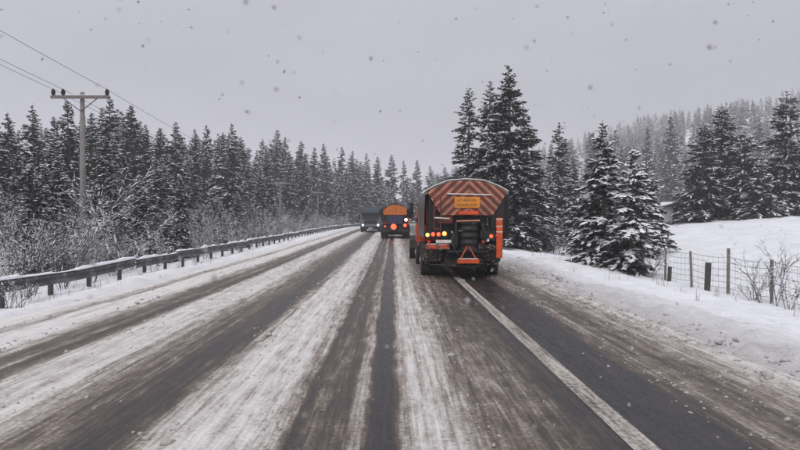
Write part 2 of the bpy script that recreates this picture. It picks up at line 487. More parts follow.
# ------------------------------------------------------------------ road and its paint
cov_s = np.array([c[0] for c in COVER]); cov_v = np.array([c[1] for c in COVER])
def road_z(s, y):
    c = np.interp(s, cov_s, cov_v)
    return zra(y) + 0.045 * np.clip(c - 0.2, 0, 1)
def road_strip(name, s_vals, y_vals, mat, dz=0.0, rough=0.0, parent=None):
    S, Y = np.meshgrid(s_vals, y_vals)
    Z = road_z(S, Y) + dz
    if rough:
        c = np.interp(S, cov_s, cov_v)
        fl = np.array([mnoise.noise((float(a) * 2.2, float(b_) * 0.6, 1.5)) + 0.6 * mnoise.noise((float(a) * 7, float(b_) * 1.9, 5.5)) for a, b_ in zip(S.ravel(), Y.ravel())]).reshape(S.shape)
        Z = Z + rough * fl * np.clip((c - 0.3) * 2, 0, 1)
    dcx = np.gradient(cxa(y_vals), y_vals)
    X = S + cxa(Y)
    n = S.size; ii = np.arange(n).reshape(S.shape)
    q = np.stack([ii[:-1, :-1], ii[:-1, 1:], ii[1:, 1:], ii[1:, :-1]], -1).reshape(-1, 4)
    me = np_mesh(name, np.stack([X.ravel(), Y.ravel(), Z.ravel()], 1), q, np.zeros((0, 3), int), np.zeros(len(q)), np.zeros(0), [mat])
    uvl = me.uv_layers.new(name="road")
    uvs = np.stack([S.ravel()[q.ravel()], Y.ravel()[q.ravel()]], 1).astype(np.float32)
    uvl.data.foreach_set("uv", uvs.ravel())
    me.polygons.foreach_set("use_smooth", [True] * len(me.polygons))
    o = link(bpy.data.objects.new(name, me), parent)
    if parent is None: tag(o, kind="structure")
    return o
yv = stretch([(-20, 0, 20), (0, 40, 200), (40, 90, 100), (90, 210, 60)])
road = road_strip("road", np.linspace(-7.05, 4.62, 130), yv, M_ROAD, 0, 0.022)
road_strip("edge_line", np.array([1.93, 2.0, 2.08, 2.15]), stretch([(-20, 60, 160), (60, 200, 60)]), M_PAINT, 0.005, 0, road)
for k, (a, b_) in enumerate(((8.7, 11.9), (17.8, 20.6), (26.8, 29.8))):
    road_strip("centre_dash", np.array([-2.10, -2.03, -1.96]), np.linspace(a, b_, 10), M_PAINT, 0.007, 0, road)

# ------------------------------------------------------------------ spruces
def nrm(v):
    return v / np.maximum(np.linalg.norm(v, axis=1, keepdims=True), 1e-9)
def spruce_mesh(seed, H, R, wh, tw, fw, per=6.5, p_snow=0.6, snow_w=1.0, forks=True, droop=1.0, bare=0.06):
    rg = np.random.default_rng(seed)
    hs, n_w = [], int(H * (1 - bare) / wh)
    for i in range(n_w):
        t = i / n_w
        k = int(round(per * (0.75 + 0.5 * rg.random()) * (1 - 0.25 * t) * (1.0 if t < .6 else 1.0 + 1.6 * (t - .6))))
        h0 = H * bare + t * H * (1 - bare)
        hs += list(h0 + rg.uniform(-wh * 0.55, wh * 0.55, max(3, k)))
    h = np.clip(np.array(hs), H * bare * 0.6, H * 0.985)
    nb = len(h); t = h / H
    az = rg.uniform(0, 2 * PI, nb)
    lop = 1 + 0.16 * np.sin(az * 2 + seed) + 0.14 * np.sin(az * 3 + h * 1.3 + seed * 2)
    L = R * (0.035 + 1.0 * (1 - t) ** 0.80) * np.clip(rg.normal(0.94, 0.19, nb), 0.45, 1.35) * lop
    L = np.where(t < 0.12, L * (0.72 + 2.2 * t), L)
    up = 0.05 + 0.75 * np.clip(t - 0.45, 0, 1) + rg.normal(0, 0.08, nb)
    dr = droop * (0.42 - 0.22 * t) + rg.normal(0, 0.07, nb)
    def P(bi, s):
        r = s * L[bi]
        z = h[bi] + L[bi] * (up[bi] * s - dr[bi] * s * s * (1.35 - 0.5 * s))
        return np.stack([np.cos(az[bi]) * r, np.sin(az[bi]) * r, z], 1)
    nt_ = np.maximum(3, (L / tw).astype(int))
    bi = np.repeat(np.arange(nb), nt_ * 2)
    T = len(bi)
    s = rg.uniform(0.08, 1.0, T) ** 0.8
    side = np.where(rg.random(T) < 0.5, -1.0, 1.0)
    base = P(bi, s)
    ang = az[bi] + side * rg.normal(0.85, 0.3, T) * (1 - 0.55 * s)
    l = np.clip((0.50 * L[bi] * (1 - s) + 0.18 * np.minimum(1, L[bi] / .7)) * rg.uniform(0.65, 1.2, T), 0.07, 0.75)
    el = -0.28 * droop + up[bi] * 0.35 + rg.normal(0, 0.22, T)
    d = np.stack([np.cos(ang) * np.cos(el), np.sin(ang) * np.cos(el), np.sin(el)], 1)
    V, Q, QM, TR, TM = [], [], [], [], []
    cnt = [0]
    def diamond(b0, dv, ln, wd, mat):
        n = len(b0)
        e = b0 + dv * ln[:, None]
        roll = rg.uniform(-0.9, 0.9, n)
        hz = nrm(np.cross(dv, np.array([0, 0, 1.0])))
        vt = np.cross(hz, dv)
        w = hz * np.cos(roll)[:, None] + vt * np.sin(roll)[:, None]
        m = b0 + dv * (ln * rg.uniform(0.35, 0.6, n))[:, None] - np.array([0, 0, 1.0]) * (0.06 * ln)[:, None]
        vv = np.stack([b0, m + w * wd[:, None], e, m - w * wd[:, None]], 1).reshape(-1, 3)
        V.append(vv); Q.append(np.arange(n * 4).reshape(n, 4) + cnt[0]); QM.append(np.full(n, mat)); cnt[0] += n * 4
    diamond(base, d, l, fw * rg.uniform(0.7, 1.3, T) * (0.6 + l), 0)
    if forks:
        for sg in (-1, 1):
            a2 = ang + sg * rg.normal(0.62, 0.2, T)
            d2 = np.stack([np.cos(a2) * np.cos(el), np.sin(a2) * np.cos(el), np.sin(el) - 0.18], 1)
            diamond(base + d * (l * rg.uniform(0.15, 0.6, T))[:, None], nrm(d2), l * rg.uniform(0.4, 0.7, T), fw * 0.75 * (0.6 + l), 0)
    # hanging shoots under each limb
    d3 = nrm(np.stack([np.cos(ang) * 0.5, np.sin(ang) * 0.5, np.full(T, -0.85)], 1))
    pick = rg.random(T) < 0.6
    diamond(base[pick], d3[pick], (l * 0.6)[pick], np.full(pick.sum(), fw * 0.8), 0)
    # snow lying on the shoots: small raised tents
    def tent(b0, dv, ln, wd, hh):
        n = len(b0)
        hz = nrm(np.cross(dv, np.array([0, 0, 1.0])))
        upv = np.array([0, 0, 1.0])
        b0 = b0 + upv * 0.018
        e = b0 + dv * ln[:, None]
        m = b0 + dv * (ln * rg.uniform(0.35, 0.65, n))[:, None]
        r = m + upv * hh[:, None]
        p1, p2 = m + hz * wd[:, None] - upv * 0.012, m - hz * wd[:, None] - upv * 0.012
        V.append(np.stack([b0, p1, e, p2, r], 1).reshape(-1, 3))
        o = np.arange(n)[:, None] * 5 + cnt[0]
        for tri in ((0, 1, 4), (1, 2, 4), (2, 3, 4), (3, 0, 4)):
            TR.append(o + np.array(tri)); TM.append(np.ones(n))
        cnt[0] += n * 5
    facing = p_snow * (0.55 + 0.6 * rg.random(nb))          # some limbs carry more than others
    pick = (rg.random(T) < facing[bi]) & (s > 0.25)
    tent(base[pick], d[pick], l[pick] * 0.95, fw * snow_w * rg.uniform(0.55, 1.05, pick.sum()) * (0.6 + l[pick]), fw * snow_w * rg.uniform(0.25, 0.6, pick.sum()))
    # pads along the limbs
    npad = np.maximum(2, (L / 0.35).astype(int)); pb = np.repeat(np.arange(nb), npad)
    sp = rg.uniform(0.3, 0.95, len(pb)); keep = rg.random(len(pb)) < facing[pb] * 1.1
    pb, sp = pb[keep], sp[keep]
    a0 = P(pb, sp); a1 = P(pb, np.minimum(sp + 0.3 / np.maximum(L[pb], 0.3), 1.08)); dv = a1 - a0; ln = np.linalg.norm(dv, axis=1)
    tent(a0, nrm(dv), np.maximum(ln, 0.12) * rg.uniform(0.8, 1.4, len(pb)), fw * snow_w * rg.uniform(0.7, 1.3, len(pb)) * np.clip(L[pb], 0.4, 1.2), fw * snow_w * rg.uniform(0.35, 0.8, len(pb)))
    v = np.concatenate(V)
    crown = np_mesh("crown", v, np.concatenate(Q), np.concatenate(TR), np.concatenate(QM), np.concatenate(TM), [M_NEEDLE, M_SNOWBR])
    # trunk and limbs
    bm = bmesh.new()
    tube(bm, [(0, 0, -0.5), (0, 0, H * 0.3), (0.02, 0, H * 0.7), (0, 0, H)], [H * 0.014, H * 0.011, H * 0.006, 0.008], 7)
    n_l = bm.verts
    step = max(1, nb // 120)
    for i in range(0, nb, step):
        p = P(np.array([i, i, i]), np.array([0.0, 0.5, 0.95]))
        r0 = 0.012 + 0.012 * L[i]
        rings = []
        for k in range(3):
            rr_ = r0 * (1 - 0.42 * k); px_, py_ = -math.sin(az[i]) * rr_, math.cos(az[i]) * rr_
            rings.append([bm.verts.new((p[k][0] + px_, p[k][1] + py_, p[k][2] - rr_ * .5)), bm.verts.new((p[k][0] - px_, p[k][1] - py_, p[k][2] - rr_ * .5)), bm.verts.new((p[k][0], p[k][1], p[k][2] + rr_))])
        for a, b2 in zip(rings, rings[1:]):
            for q in range(3):
                bm.faces.new((a[q], a[(q + 1) % 3], b2[(q + 1) % 3], b2[q]))
    tm = bpy.data.meshes.new("trunk"); bm.to_mesh(tm); bm.free(); tm.materials.append(M_BARK)
    return crown, tm
LEAN = random.Random(77)
def plant_tree(name, meshes, x, y, scale, rz, label, group=None, z=None, squash=1.0):
    t = empty(name, (x, y, (gz(x, y) if z is None else z) - 0.05), rz)
    t.scale = (scale * squash, scale * squash, scale)
    link(bpy.data.objects.new("trunk", meshes[1]), t)
    link(bpy.data.objects.new("crown", meshes[0]), t)
    t.rotation_euler.x, t.rotation_euler.y = LEAN.gauss(0, .018), LEAN.gauss(0, .018)
    return tag(t, label, "tree", group)

# the individually grown spruces on the right; (column, tip row, distance, radius, label)
NEAR = [
    (511, 64, 38, 3.3, "tallest spruce beside the road, rising just right of the orange spreader truck", 1.0, .55),
    (485, 79, 46, 2.5, "middle spruce of the tall three standing behind the orange spreader truck", 1.0, .5),
    (467, 86, 52, 2.5, "leftmost spruce of the tall three standing behind the orange spreader truck", 1.0, .45),
    (529, 112, 43, 2.4, "shorter spruce tucked against the right side of the tallest roadside spruce", 1.0, .55),
    (557, 121, 56, 2.3, "slim pointed spruce standing alone between the tall three and the snow laden pair", 1.0, .5),
    (605, 117, 26.5, 1.85, "left and taller of the two snow laden spruces beside the wire fence", 1.25, .85),
    (631, 146, 24.6, 1.75, "right and shorter of the two snow laden spruces beside the wire fence", 1.3, .9),
    (591, 176, 27.5, 1.25, "low bushy spruce at the left foot of the snow laden pair", 1.25, .85),
    (649, 158, 33, 1.35, "spruce half hidden behind the right side of the snow laden pair", 1.1, .7),
    (722, 104, 50, 3.2, "broad spruce with the highest tip in the clump across the snowfield", 1.05, .5),
    (703, 122, 48, 2.7, "left spruce of the clump across the snowfield, beside the small shed", 1.05, .5),
    (747, 128, 47, 2.6, "right spruce of the clump across the snowfield", 1.05, .55),
    (763, 158, 45, 1.7, "small low spruce at the right foot of the clump across the snowfield", 1.05, .6),
    (548, 172, 50, 1.8, "low spruce filling the gap right of the tallest roadside spruce", 1.1, .7),
    (537, 190, 47, 1.5, "small snowy spruce behind the fence at the foot of the tallest roadside spruce", 1.15, .8),
    (574, 165, 46, 1.8, "spruce between the slim pointed one and the snow laden pair", 1.1, .6),
    (787, 89, 46, 2.8, "tall spruce at the right edge of the picture beyond the snowfield", 1.05, .55),
]
for k, (u, v, d, R, lab, sw_, ps) in enumerate(NEAR):
    x = px(u, d); zb = gz(x, d); H = pz(v, d) - zb
    fine = d < 35
    m = spruce_mesh(100 + k, H, R, 0.27 if fine else 0.30, 0.12 if fine else 0.135, 0.055 if fine else 0.066, 6.5, ps, sw_ * (1.25 if fine else 1.05), True, 1.25 if fine else 1.05, 0.03)
    plant_tree("spruce", m, x, d, 1.0, 0.0, lab, "spruces on the right side of the road")

# prototypes for the woods
rgp = random.Random(5)
MID = [spruce_mesh(200 + k, 13.0, [2.0, 2.3, 1.85, 2.5, 2.1, 1.95, 2.25, 2.4][k], 0.33, 0.17, 0.105, 6.8, 0.55, 0.95, True, 1.0, 0.04) for k in range(8)]
FAR = [spruce_mesh(300 + k, 16.0, [2.9, 2.6, 3.2, 2.8, 3.0][k], 0.55, 0.36, 0.22, 6.0, 0.42, 0.75, False, 1.0, 0.02) for k in range(5)]
LITE = [spruce_mesh(330 + k, 16.0, [2.9, 2.6, 3.1][k], 0.9, 0.7, 0.34, 5.5, 0.35, 0.6, False, 1.0, 0.02) for k in range(3)]
def mesh_arrays(me):
    v = np.empty(len(me.vertices) * 3, np.float32); me.vertices.foreach_get("co", v)
    n = len(me.polygons); ls = np.empty(n, np.int32); me.polygons.foreach_get("loop_start", ls)
    mi = np.empty(n, np.int32); me.polygons.foreach_get("material_index", mi)
    li = np.empty(len(me.loops), np.int32); me.loops.foreach_get("vertex_index", li)
    cnt = np.diff(np.append(ls, len(li)))
    q = li[ls[cnt == 4][:, None] + np.arange(4)]; t3 = li[ls[cnt == 3][:, None] + np.arange(3)]
    return v.reshape(-1, 3), q, t3, mi[cnt == 4], mi[cnt == 3]
LITE_A = [mesh_arrays(m[0]) for m in LITE]
def far_wood(name, spots, label):
    """a wood too far off to pick its trees apart: one mass"""
    V, Q, T3, QM, TM, o = [], [], [], [], [], 0
    for x, y, z, sc, rz, sq in spots:
        v, q, t3, qm, tm = LITE_A[rgp.randrange(3)]
        c, s_ = math.cos(rz), math.sin(rz)
        V.append(np.stack([(v[:, 0] * c - v[:, 1] * s_) * sc * sq + x, (v[:, 0] * s_ + v[:, 1] * c) * sc * sq + y, v[:, 2] * sc + z], 1))
        Q.append(q + o); T3.append(t3 + o); QM.append(qm); TM.append(tm); o += len(v)
    me = np_mesh(name, np.concatenate(V), np.concatenate(Q), np.concatenate(T3), np.concatenate(QM), np.concatenate(TM), [M_NEEDLE, M_SNOWBR])
    return tag(link(bpy.data.objects.new(name, me)), label, "wood", kind="stuff")

# skyline of the left wood: photo column, tip row -> tree; they stand 18-30 m left of the road axis, later across its bend
SKY = [(-8, 108), (14, 112), (39, 104), (58, 116), (75, 100), (95, 112), (112, 96), (135, 104), (148, 124), (163, 127), (180, 121), (196, 128),
       (208, 124), (232, 123), (246, 136), (262, 138), (275, 129), (287, 136), (301, 140), (315, 147), (327, 143), (340, 146), (353, 150),
       (366, 152), (378, 156), (391, 154), (404, 160), (417, 159), (430, 165), (443, 166), (456, 165)]
places = []
ORD = ["first", "second", "third", "fourth", "fifth", "sixth", "seventh", "eighth", "ninth", "tenth", "eleventh", "twelfth", "thirteenth",
       "fourteenth", "fifteenth", "sixteenth", "seventeenth", "eighteenth", "nineteenth", "twentieth", "twenty-first", "twenty-second",
       "twenty-third", "twenty-fourth", "twenty-fifth", "twenty-sixth", "twenty-seventh", "twenty-eighth", "twenty-ninth", "thirtieth", "thirty-first"]
for k, (u, v) in enumerate(SKY):
    off = 23 + 5 * rgp.random()
    d = off * F_PX / max(20, VPU - u)
    if d > 120: d = 125 + (u - 280) * 0.42 + rgp.uniform(-6, 6)
    x = px(u, d); zb = gz(x, d); H = pz(v, d) - zb
    places.append((x, d))
    plant_tree("spruce", MID[rgp.randrange(8)], x, d, H / 13.0, rgp.uniform(0, 6.28),
               f"snow dusted spruce, {ORD[k]} tip from the left along the left wood's skyline", "spruces of the wood along the left side", squash=rgp.uniform(.95, 1.2))
# fill of the same wood: behind and among the skyline trees
n_fill = 0
for tries in range(3000):
    if n_fill >= 130: break
    y = 34 + 175 * rgp.random() ** 1.2
    s = -rgp.uniform(17, 52) if y < 120 else -rgp.uniform(13, 60)
    x = s + float(cxa(y))
    u = VPU + x / y * F_PX
    if not (-60 < u < 500) or any((x - a) ** 2 + (y - c) ** 2 < (2.6 if y < 110 else 2.3) ** 2 for a, c in places): continue
    v_sky = np.interp(u, [a for a, _ in SKY], [c for _, c in SKY])
    v_top = v_sky + rgp.uniform(6, 34)
    if y < 60 and s > -21: v_top += 18
    H = pz(v_top, y) - gz(x, y)
    if H < 4.5: continue
    if H > 19 and y < 110: continue
    places.append((x, y)); n_fill += 1
    zone = "left of the near pole" if u < 85 else "between near and second poles" if u < 280 else "beyond the second pole" if u < 345 else "behind the vehicles"
    row = "at the wood's front" if s > -24 else "deep in the wood"
    plant_tree("spruce", MID[rgp.randrange(8)] if y < 150 else FAR[rgp.randrange(5)], x, y, H / (13.0 if y < 150 else 16.0), rgp.uniform(0, 6.28),
               f"snow dusted spruce {row} {zone}, tip below the skyline", "spruces filling the wood beyond the left guardrail", squash=rgp.uniform(.85, 1.45))

# trees between the roadside spruces and the hill
n_b = 0
for tries in range(600):
    if n_b >= 26: break
    y = rgp.uniform(62, 135); s = rgp.uniform(9, 48); x = s + float(cxa(y))
    u = VPU + x / y * F_PX
    if not (440 < u < 690) or any((x - a) ** 2 + (y - c) ** 2 < 9 for a, c in places): continue
    v_top = np.interp(u, [440, 540, 560, 600, 650, 690], [165, 152, 150, 150, 152, 150]) + rgp.uniform(0, 30)
    if 655 < u < 686 : v_top += 18
    H = pz(v_top, y) - gz(x, y)
    if not 5 < H < 18: continue
    places.append((x, y)); n_b += 1
    plant_tree("spruce", MID[rgp.randrange(8)], x, y, H / 13.0, rgp.uniform(0, 6.28),
               "hazy spruce in the middle distance behind the snow laden pair and the roadside three", "spruces in the middle distance on the right", squash=rgp.uniform(.95, 1.2))
# the wood on the far hillside
RIDGE_U = [430, 500, 545, 560, 585, 610, 640, 665, 690, 715, 740, 757, 770, 785, 800, 860]
RIDGE_V = [172, 158, 143, 138, 128, 120, 110, 107, 106, 103, 98, 100, 116, 122, 128, 140]
hill = []
for tries in range(16000):
    if len(hill) >= 760: break
    y = 135 + 365 * rgp.random() ** .8; u = rgp.uniform(430, 870); x = px(u, y)
    if x - float(cxa(y)) < 14 and y < 222: continue
    if u < 470 and y < 225: continue
    if any((x - a) ** 2 + (y - c) ** 2 < 12 for a, c in places): continue
    H = rgp.uniform(15, 25)
    zb = gz(x, y)
    v_tip = VPV - (zb + H - CAM_H) / y * F_PX
    lim = np.interp(u, RIDGE_U, RIDGE_V) + rgp.uniform(-2, 7)
    if v_tip < lim:
        H = pz(lim, y) - zb
        if u > 745: H = max(H, 9 + 4 * rgp.random())
        if H < 8: continue
    places.append((x, y)); hill.append((y, x, zb - .3, H, u))
hill.sort()
for y, x, zb, H, u in hill[:85]:
    zone = "behind the tall roadside three" if u < 545 else "above the snow laden pair" if u < 660 else "above the clump across the snowfield" if u < 765 else "near the right edge"
    plant_tree("spruce", FAR[rgp.randrange(5)], x, y, H / 16.0, rgp.uniform(0, 6.28),
               f"faded grey spruce low on the far misty hillside {zone}", "spruces on the far misty hillside", squash=rgp.uniform(.85, 1.15))
far_wood("hillside_wood", [(x, y, zb, H / 16.0, rgp.uniform(0, 6.28), rgp.uniform(.85, 1.2)) for y, x, zb, H, u in hill[85:]], "grey misty wood covering the upper part of the far hillside")
deep = []
for tries in range(3000):
    if len(deep) >= 170: break
    y = rgp.uniform(45, 215); s_ = -rgp.uniform(50, 95); x = s_ + float(cxa(y)); u = VPU + x / y * F_PX
    if not -60 < u < 470: continue
    v_top = np.interp(u, [a for a, _ in SKY], [c for _, c in SKY]) + rgp.uniform(7, 26)
    H = pz(v_top, y) - gz(x, y)
    if 5 < H < 24: deep.append((x, y, gz(x, y) - .3, H / 16.0, rgp.uniform(0, 6.28), rgp.uniform(.9, 1.2)))
far_wood("deep_wood", deep, "dark depth of the wood behind the spruces on the left")

# ------------------------------------------------------------------ bare snow-dusted shrubs
def shrub_mesh(seed, H, W, n_stem, lev2, r0=0.014, snow=0.5, lean=0.45):
    rg = random.Random(seed)
    bm = bmesh.new(); bs = bmesh.new()
    def seg(a, b_, ra, rb):
        d = (b_ - a); 
        if d.length < 1e-4: return
        d.normalize()
        u = d.cross(Vector((0.3, 0.2, 1))).normalized(); w = d.cross(u)
        A = [bm.verts.new(a + (u * math.cos(q) + w * math.sin(q)) * ra) for q in (0.5, 2.6, 4.7)]
        B = [bm.verts.new(b_ + (u * math.cos(q) + w * math.sin(q)) * rb) for q in (0.5, 2.6, 4.7)]
        for k in range(3):
            bm.faces.new((A[k], A[(k + 1) % 3], B[(k + 1) % 3], B[k]))
        if rg.random() < snow:
            up = Vector((0, 0, 1)); h = u if abs(u.z) < abs(w.z) else w
            h = Vector((h.x, h.y, 0))
            if h.length < 0.1: return
            h.normalize(); ws = max(ra, 0.008) * rg.uniform(1.1, 2.2)
            a1, b1 = a + up * ra * 0.6, b_ + up * rb * 0.6
            m1 = a1.lerp(b1, 0.5)
            vs = [bs.verts.new(p) for p in (a1, m1 + h * ws, b1, m1 - h * ws, m1 + up * ws * 1.1)]
            for t3 in ((0, 1, 4), (1, 2, 4), (2, 3, 4), (3, 0, 4)):
                bs.faces.new([vs[q] for q in t3])
    def grow(p, d, ln, r, lev):
        n = 4 if lev == 0 else 3
        for k in range(n):
            d = (d + Vector((rg.gauss(0, .16), rg.gauss(0, .16), rg.gauss(0.02 if lev == 0 else -0.02, .10)))).normalized()
            q = p + d * ln / n
            seg(p, q, r * (1 - k / n * 0.6), r * (1 - (k + 1) / n * 0.6))
            if lev < 2 and (k > 0 or lev > 0):
                for j in range(lev2 if lev == 0 else 2):
                    dd = (d + Vector((rg.gauss(0, .6), rg.gauss(0, .6), rg.gauss(.05, .3)))).normalized()
                    grow(q, dd, ln * rg.uniform(.3, .5), r * 0.55, lev + 1)
            p = q
    for k in range(n_stem):
        a = rg.uniform(0, 2 * PI); l = rg.uniform(0.1, lean)
        grow(Vector((math.cos(a) * W * .15 * rg.random(), math.sin(a) * W * .15 * rg.random(), -0.1)),
             Vector((math.cos(a) * l, math.sin(a) * l, 1)).normalized(), H * rg.uniform(.65, 1.05), r0, 0)
    m1 = bpy.data.meshes.new("branches"); bm.to_mesh(m1); bm.free(); m1.materials.append(M_TWIG)
    m2 = bpy.data.meshes.new("snow_cover"); bs.to_mesh(m2); bs.free(); m2.materials.append(M_SNOWBR)
    return m1, m2
def plant_shrub(name, ms, x, y, sc, rz, label, group=None, cat="shrub"):
    t = empty(name, (x, y, gz(x, y) - 0.03), rz); t.scale = (sc, sc, sc)
    link(bpy.data.objects.new("branches", ms[0]), t); tag(link(bpy.data.objects.new("snow_cover", ms[1]), t), kind="stuff")
    return tag(t, label, cat, group)
SHRUBS = [shrub_mesh(400 + k, [2.2, 1.8, 2.6, 1.5, 2.9, 2.0][k], 1.2, [7, 9, 6, 9, 6, 8][k], 3, 0.016, [.30, .55, .25, .65, .35, .45][k], [.5, .8, .45, .9, .4, .7][k]) for k in range(6)]
n_y = 0
for tries in range(900):
    if n_y >= 34: break
    y = 22 + 90 * rgp.random() ** 1.1; s = -rgp.uniform(13.2, 20.5); x = s + float(cxa(y)); u = VPU + x / y * F_PX
    if u < -40 or any((x - a) ** 2 + (y - c) ** 2 < 3.2 for a, c in places): continue
    if abs(u - 85) < 26 and y < 26: continue
    places.append((x, y)); n_y += 1
    H = rgp.uniform(2.6, 6.0)
    zone = "left of the near pole" if u < 85 else "between near and second poles" if u < 280 else "beyond the second pole"
    plant_tree("young_spruce", MID[rgp.randrange(8)], x, y, H / 13.0, rgp.uniform(0, 6.28), f"low young spruce among the bare shrubs {zone}", "young spruces among the shrubs", squash=rgp.uniform(1.3, 1.7))
n_s = 0; sp_pl = []
for tries in range(4000):
    if n_s >= 170: break
    y = 11 + 110 * rgp.random() ** 1.25; s = -10.6 - 11.5 * rgp.random() ** 1.2; x = s + float(cxa(y))
    u = VPU + x / y * F_PX
    if u < -90 or any((x - a) ** 2 + (y - c) ** 2 < 0.8 for a, c in sp_pl): continue
    if (x + 14) ** 2 + (y - 26) ** 2 < 0.5: continue
    sp_pl.append((x, y)); n_s += 1
    sc = rgp.uniform(.75, 1.25) * (0.7 if s > -12 else 1.0) * (1.25 if s < -17 else 1)
    plant_shrub("shrub", SHRUBS[rgp.randrange(6)], x, y, sc, rgp.uniform(0, 6.28), "bare grey shrub dusted with snow behind the guardrail " + ("left of the near pole" if u < 85 else "between near and second poles" if u < 280 else "beyond the second pole"), "bare shrubs behind the left guardrail")
# leaning bare saplings near the first pole
SAP = shrub_mesh(450, 4.6, 0.4, 3, 3, 0.035, 0.85, 0.5)
plant_shrub("bare_sapling", SAP, px(66, 24), 24, 1.0, 0.4, "crooked bare sapling with snow on its limbs left of the near utility pole", None, "sapling")
plant_shrub("bare_sapling", SAP, px(122, 25), 25, 0.85, 2.4, "crooked bare sapling with snow on its limbs right of the near utility pole", None, "sapling")

# ------------------------------------------------------------------ guardrail on the left
RS = -9.3
gr_root = tag(empty("guardrail", (RS, 9, gz(RS, 9))), "long dark steel guardrail capped with snow along the left verge", "guardrail")
def rail_pt(y, s=RS):
    x = s + float(cxa(y)); return x, gz(x, y)
def gp(y, ds, dz):
    sl = float(cxa(y + .5) - cxa(y - .5)); x, z = rail_pt(y)
    n = math.hypot(1, sl)
    return Vector((x + ds / n - RS, y - ds * sl / n - 9, z + dz - gr_root.location.z))
WAVE = [(0.0, .30), (.035, .335), (.06, .37), (.06, .41), (.02, .44), (.02, .47), (.06, .50), (.06, .54), (.035, .575), (0, .61)]
y = 5.0; k = 0
sagr = random.Random(3)
while y < 150:
    ln = 4.0 if y < 90 else 8.0
    bm = bmesh.new(); j0, j1 = sagr.uniform(-.05, .05), sagr.uniform(-.05, .05)
    rings = []
    for q in range(3):
        f = q / 2; yy = y + f * (ln - 0.02); jz = j0 + (j1 - j0) * f
        rings.append([bm.verts.new(gp(yy, a, h + jz)) for a, h in WAVE] + [bm.verts.new(gp(yy, a - .012, h + jz)) for a, h in WAVE[::-1]])
    m = len(rings[0])
    for a, b_ in zip(rings, rings[1:]):
        for i in range(m):
            bm.faces.new((a[i], a[(i + 1) % m], b_[(i + 1) % m], b_[i]))
    bm.faces.new(rings[0][::-1]); bm.faces.new(rings[-1])
    bmesh.ops.recalc_face_normals(bm, faces=bm.faces[:])
    rail = obj("rail_beam", bm, M_RAIL, gr_root)
    # lumpy snow on top of this beam
    bm = bmesh.new(); n = max(8, int(ln * 3.5)); rings = []
    for q in range(n + 1):
        yy = y + ln * q / n; hh = max(0.01, 0.07 + 0.13 * mnoise.noise((yy * 1.3, 3.3, 0)) + 0.07 * mnoise.noise((yy * 5, 1, 0)))
        jz = j0 + (j1 - j0) * q / n; o = 0.01 * mnoise.noise((yy * 2.2, 8, 0))
        rings.append([bm.verts.new(gp(yy, a + o, .606 + jz + h)) for a, h in ((-.05, 0), (-.055, hh * .5), (-.01, hh), (.05, hh * .6), (.06, 0))])
    for a, b_ in zip(rings, rings[1:]):
        for i in range(4):
            bm.faces.new((a[i], b_[i], b_[i + 1], a[i + 1]))
    bm.faces.new(rings[0]); bm.faces.new(rings[-1][::-1])
    bmesh.ops.recalc_face_normals(bm, faces=bm.faces[:])
    obj("snow_cap", bm, M_SNOW, rail, True)
    for f in ((0.25, 0.75) if y < 90 else (0.5,)):
        yy = y + ln * f; p = gp(yy, 0, 0)
        bm = bmesh.new()
        bx(bm, p.x - .14, p.x - .03, p.y - .05, p.y + .05, p.z - .4, p.z + .56, 0.008)
        bx(bm, p.x - .028, p.x - .001, p.y - .06, p.y + .06, p.z + .36, p.z + .54)
        obj("post", bm, M_STEEL, gr_root)
    y += ln; k += 1

# ------------------------------------------------------------------ wire fence on the right
FX = 11.0
fe = tag(empty("wire_fence", (FX, 20, gz(FX, 20))), "wire mesh fence on grey wooden posts between the road verge and the snowfield", "fence")
fz = lambda y: gz(FX, y) - fe.location.z
posts = [9.5, 12.0, 14.4, 16.7, 18.9, 21.2, 23.3, 25.6, 27.9, 30.2, 32.5, 34.8, 37.2, 39.6, 41.2, 43.0, 45.5, 48]
pr = random.Random(12); tops = []
for y in posts:
    h = {18.9: 1.5, 21.2: 1.28, 23.3: 1.28}.get(y, 1.25 + pr.uniform(-.1, .12)); r = .055 if y == 18.9 else .045
    lx, ly = pr.uniform(-.05, .05), pr.uniform(-.05, .05)
    bm = bmesh.new()
    tube(bm, [(0, y - 20, fz(y) - .5), (lx * .5, y - 20 + ly * .5, fz(y) + h * .5), (lx, y - 20 + ly, fz(y) + h)], [r, r * .97, r * .9], 9)
    p = obj("post", bm, M_WOOD, fe)
    bm = bmesh.new()
    lathe(bm, [(0, r * .95), (.02, r * 1.05), (.04, r * .8), (.055, r * .3)], (lx, y - 20 + ly, fz(y) + h - .003), 'Z', 9)
    obj("snow_cap", bm, M_SNOW, p, True)
    tops.append((lx, y, h))
for hz_ in (.18, .38, .58, .80, 1.02, 1.2):
    bm = bmesh.new(); pts_ = []
    for (lx, y, h), (lx2, y2, h2) in zip(tops, tops[1:]):
        for q in range(4):
            f = q / 4; yy = y + (y2 - y) * f
            pts_.append((lx * .6 + .05, yy - 20, fz(y) * (1 - f) + fz(y2) * f + hz_ - .05 * math.sin(PI * f)))
    tube(bm, pts_, .006, 4); obj("wire", bm, M_WIRE, fe)
bm = bmesh.new()
for (lx, y, h), (lx2, y2, h2) in zip(tops, tops[1:]):
    n = int((y2 - y) / .3)
    for q in range(n):
        f = q / n; yy = y + (y2 - y) * f; z0 = fz(y) * (1 - f) + fz(y2) * f
        tube(bm, [(.052, yy - 20, z0 + .15), (.052, yy - 20, z0 + 1.17)], .0035, 3, False)
tag(obj("mesh_wire", bm, M_WIRE, fe), kind="stuff")
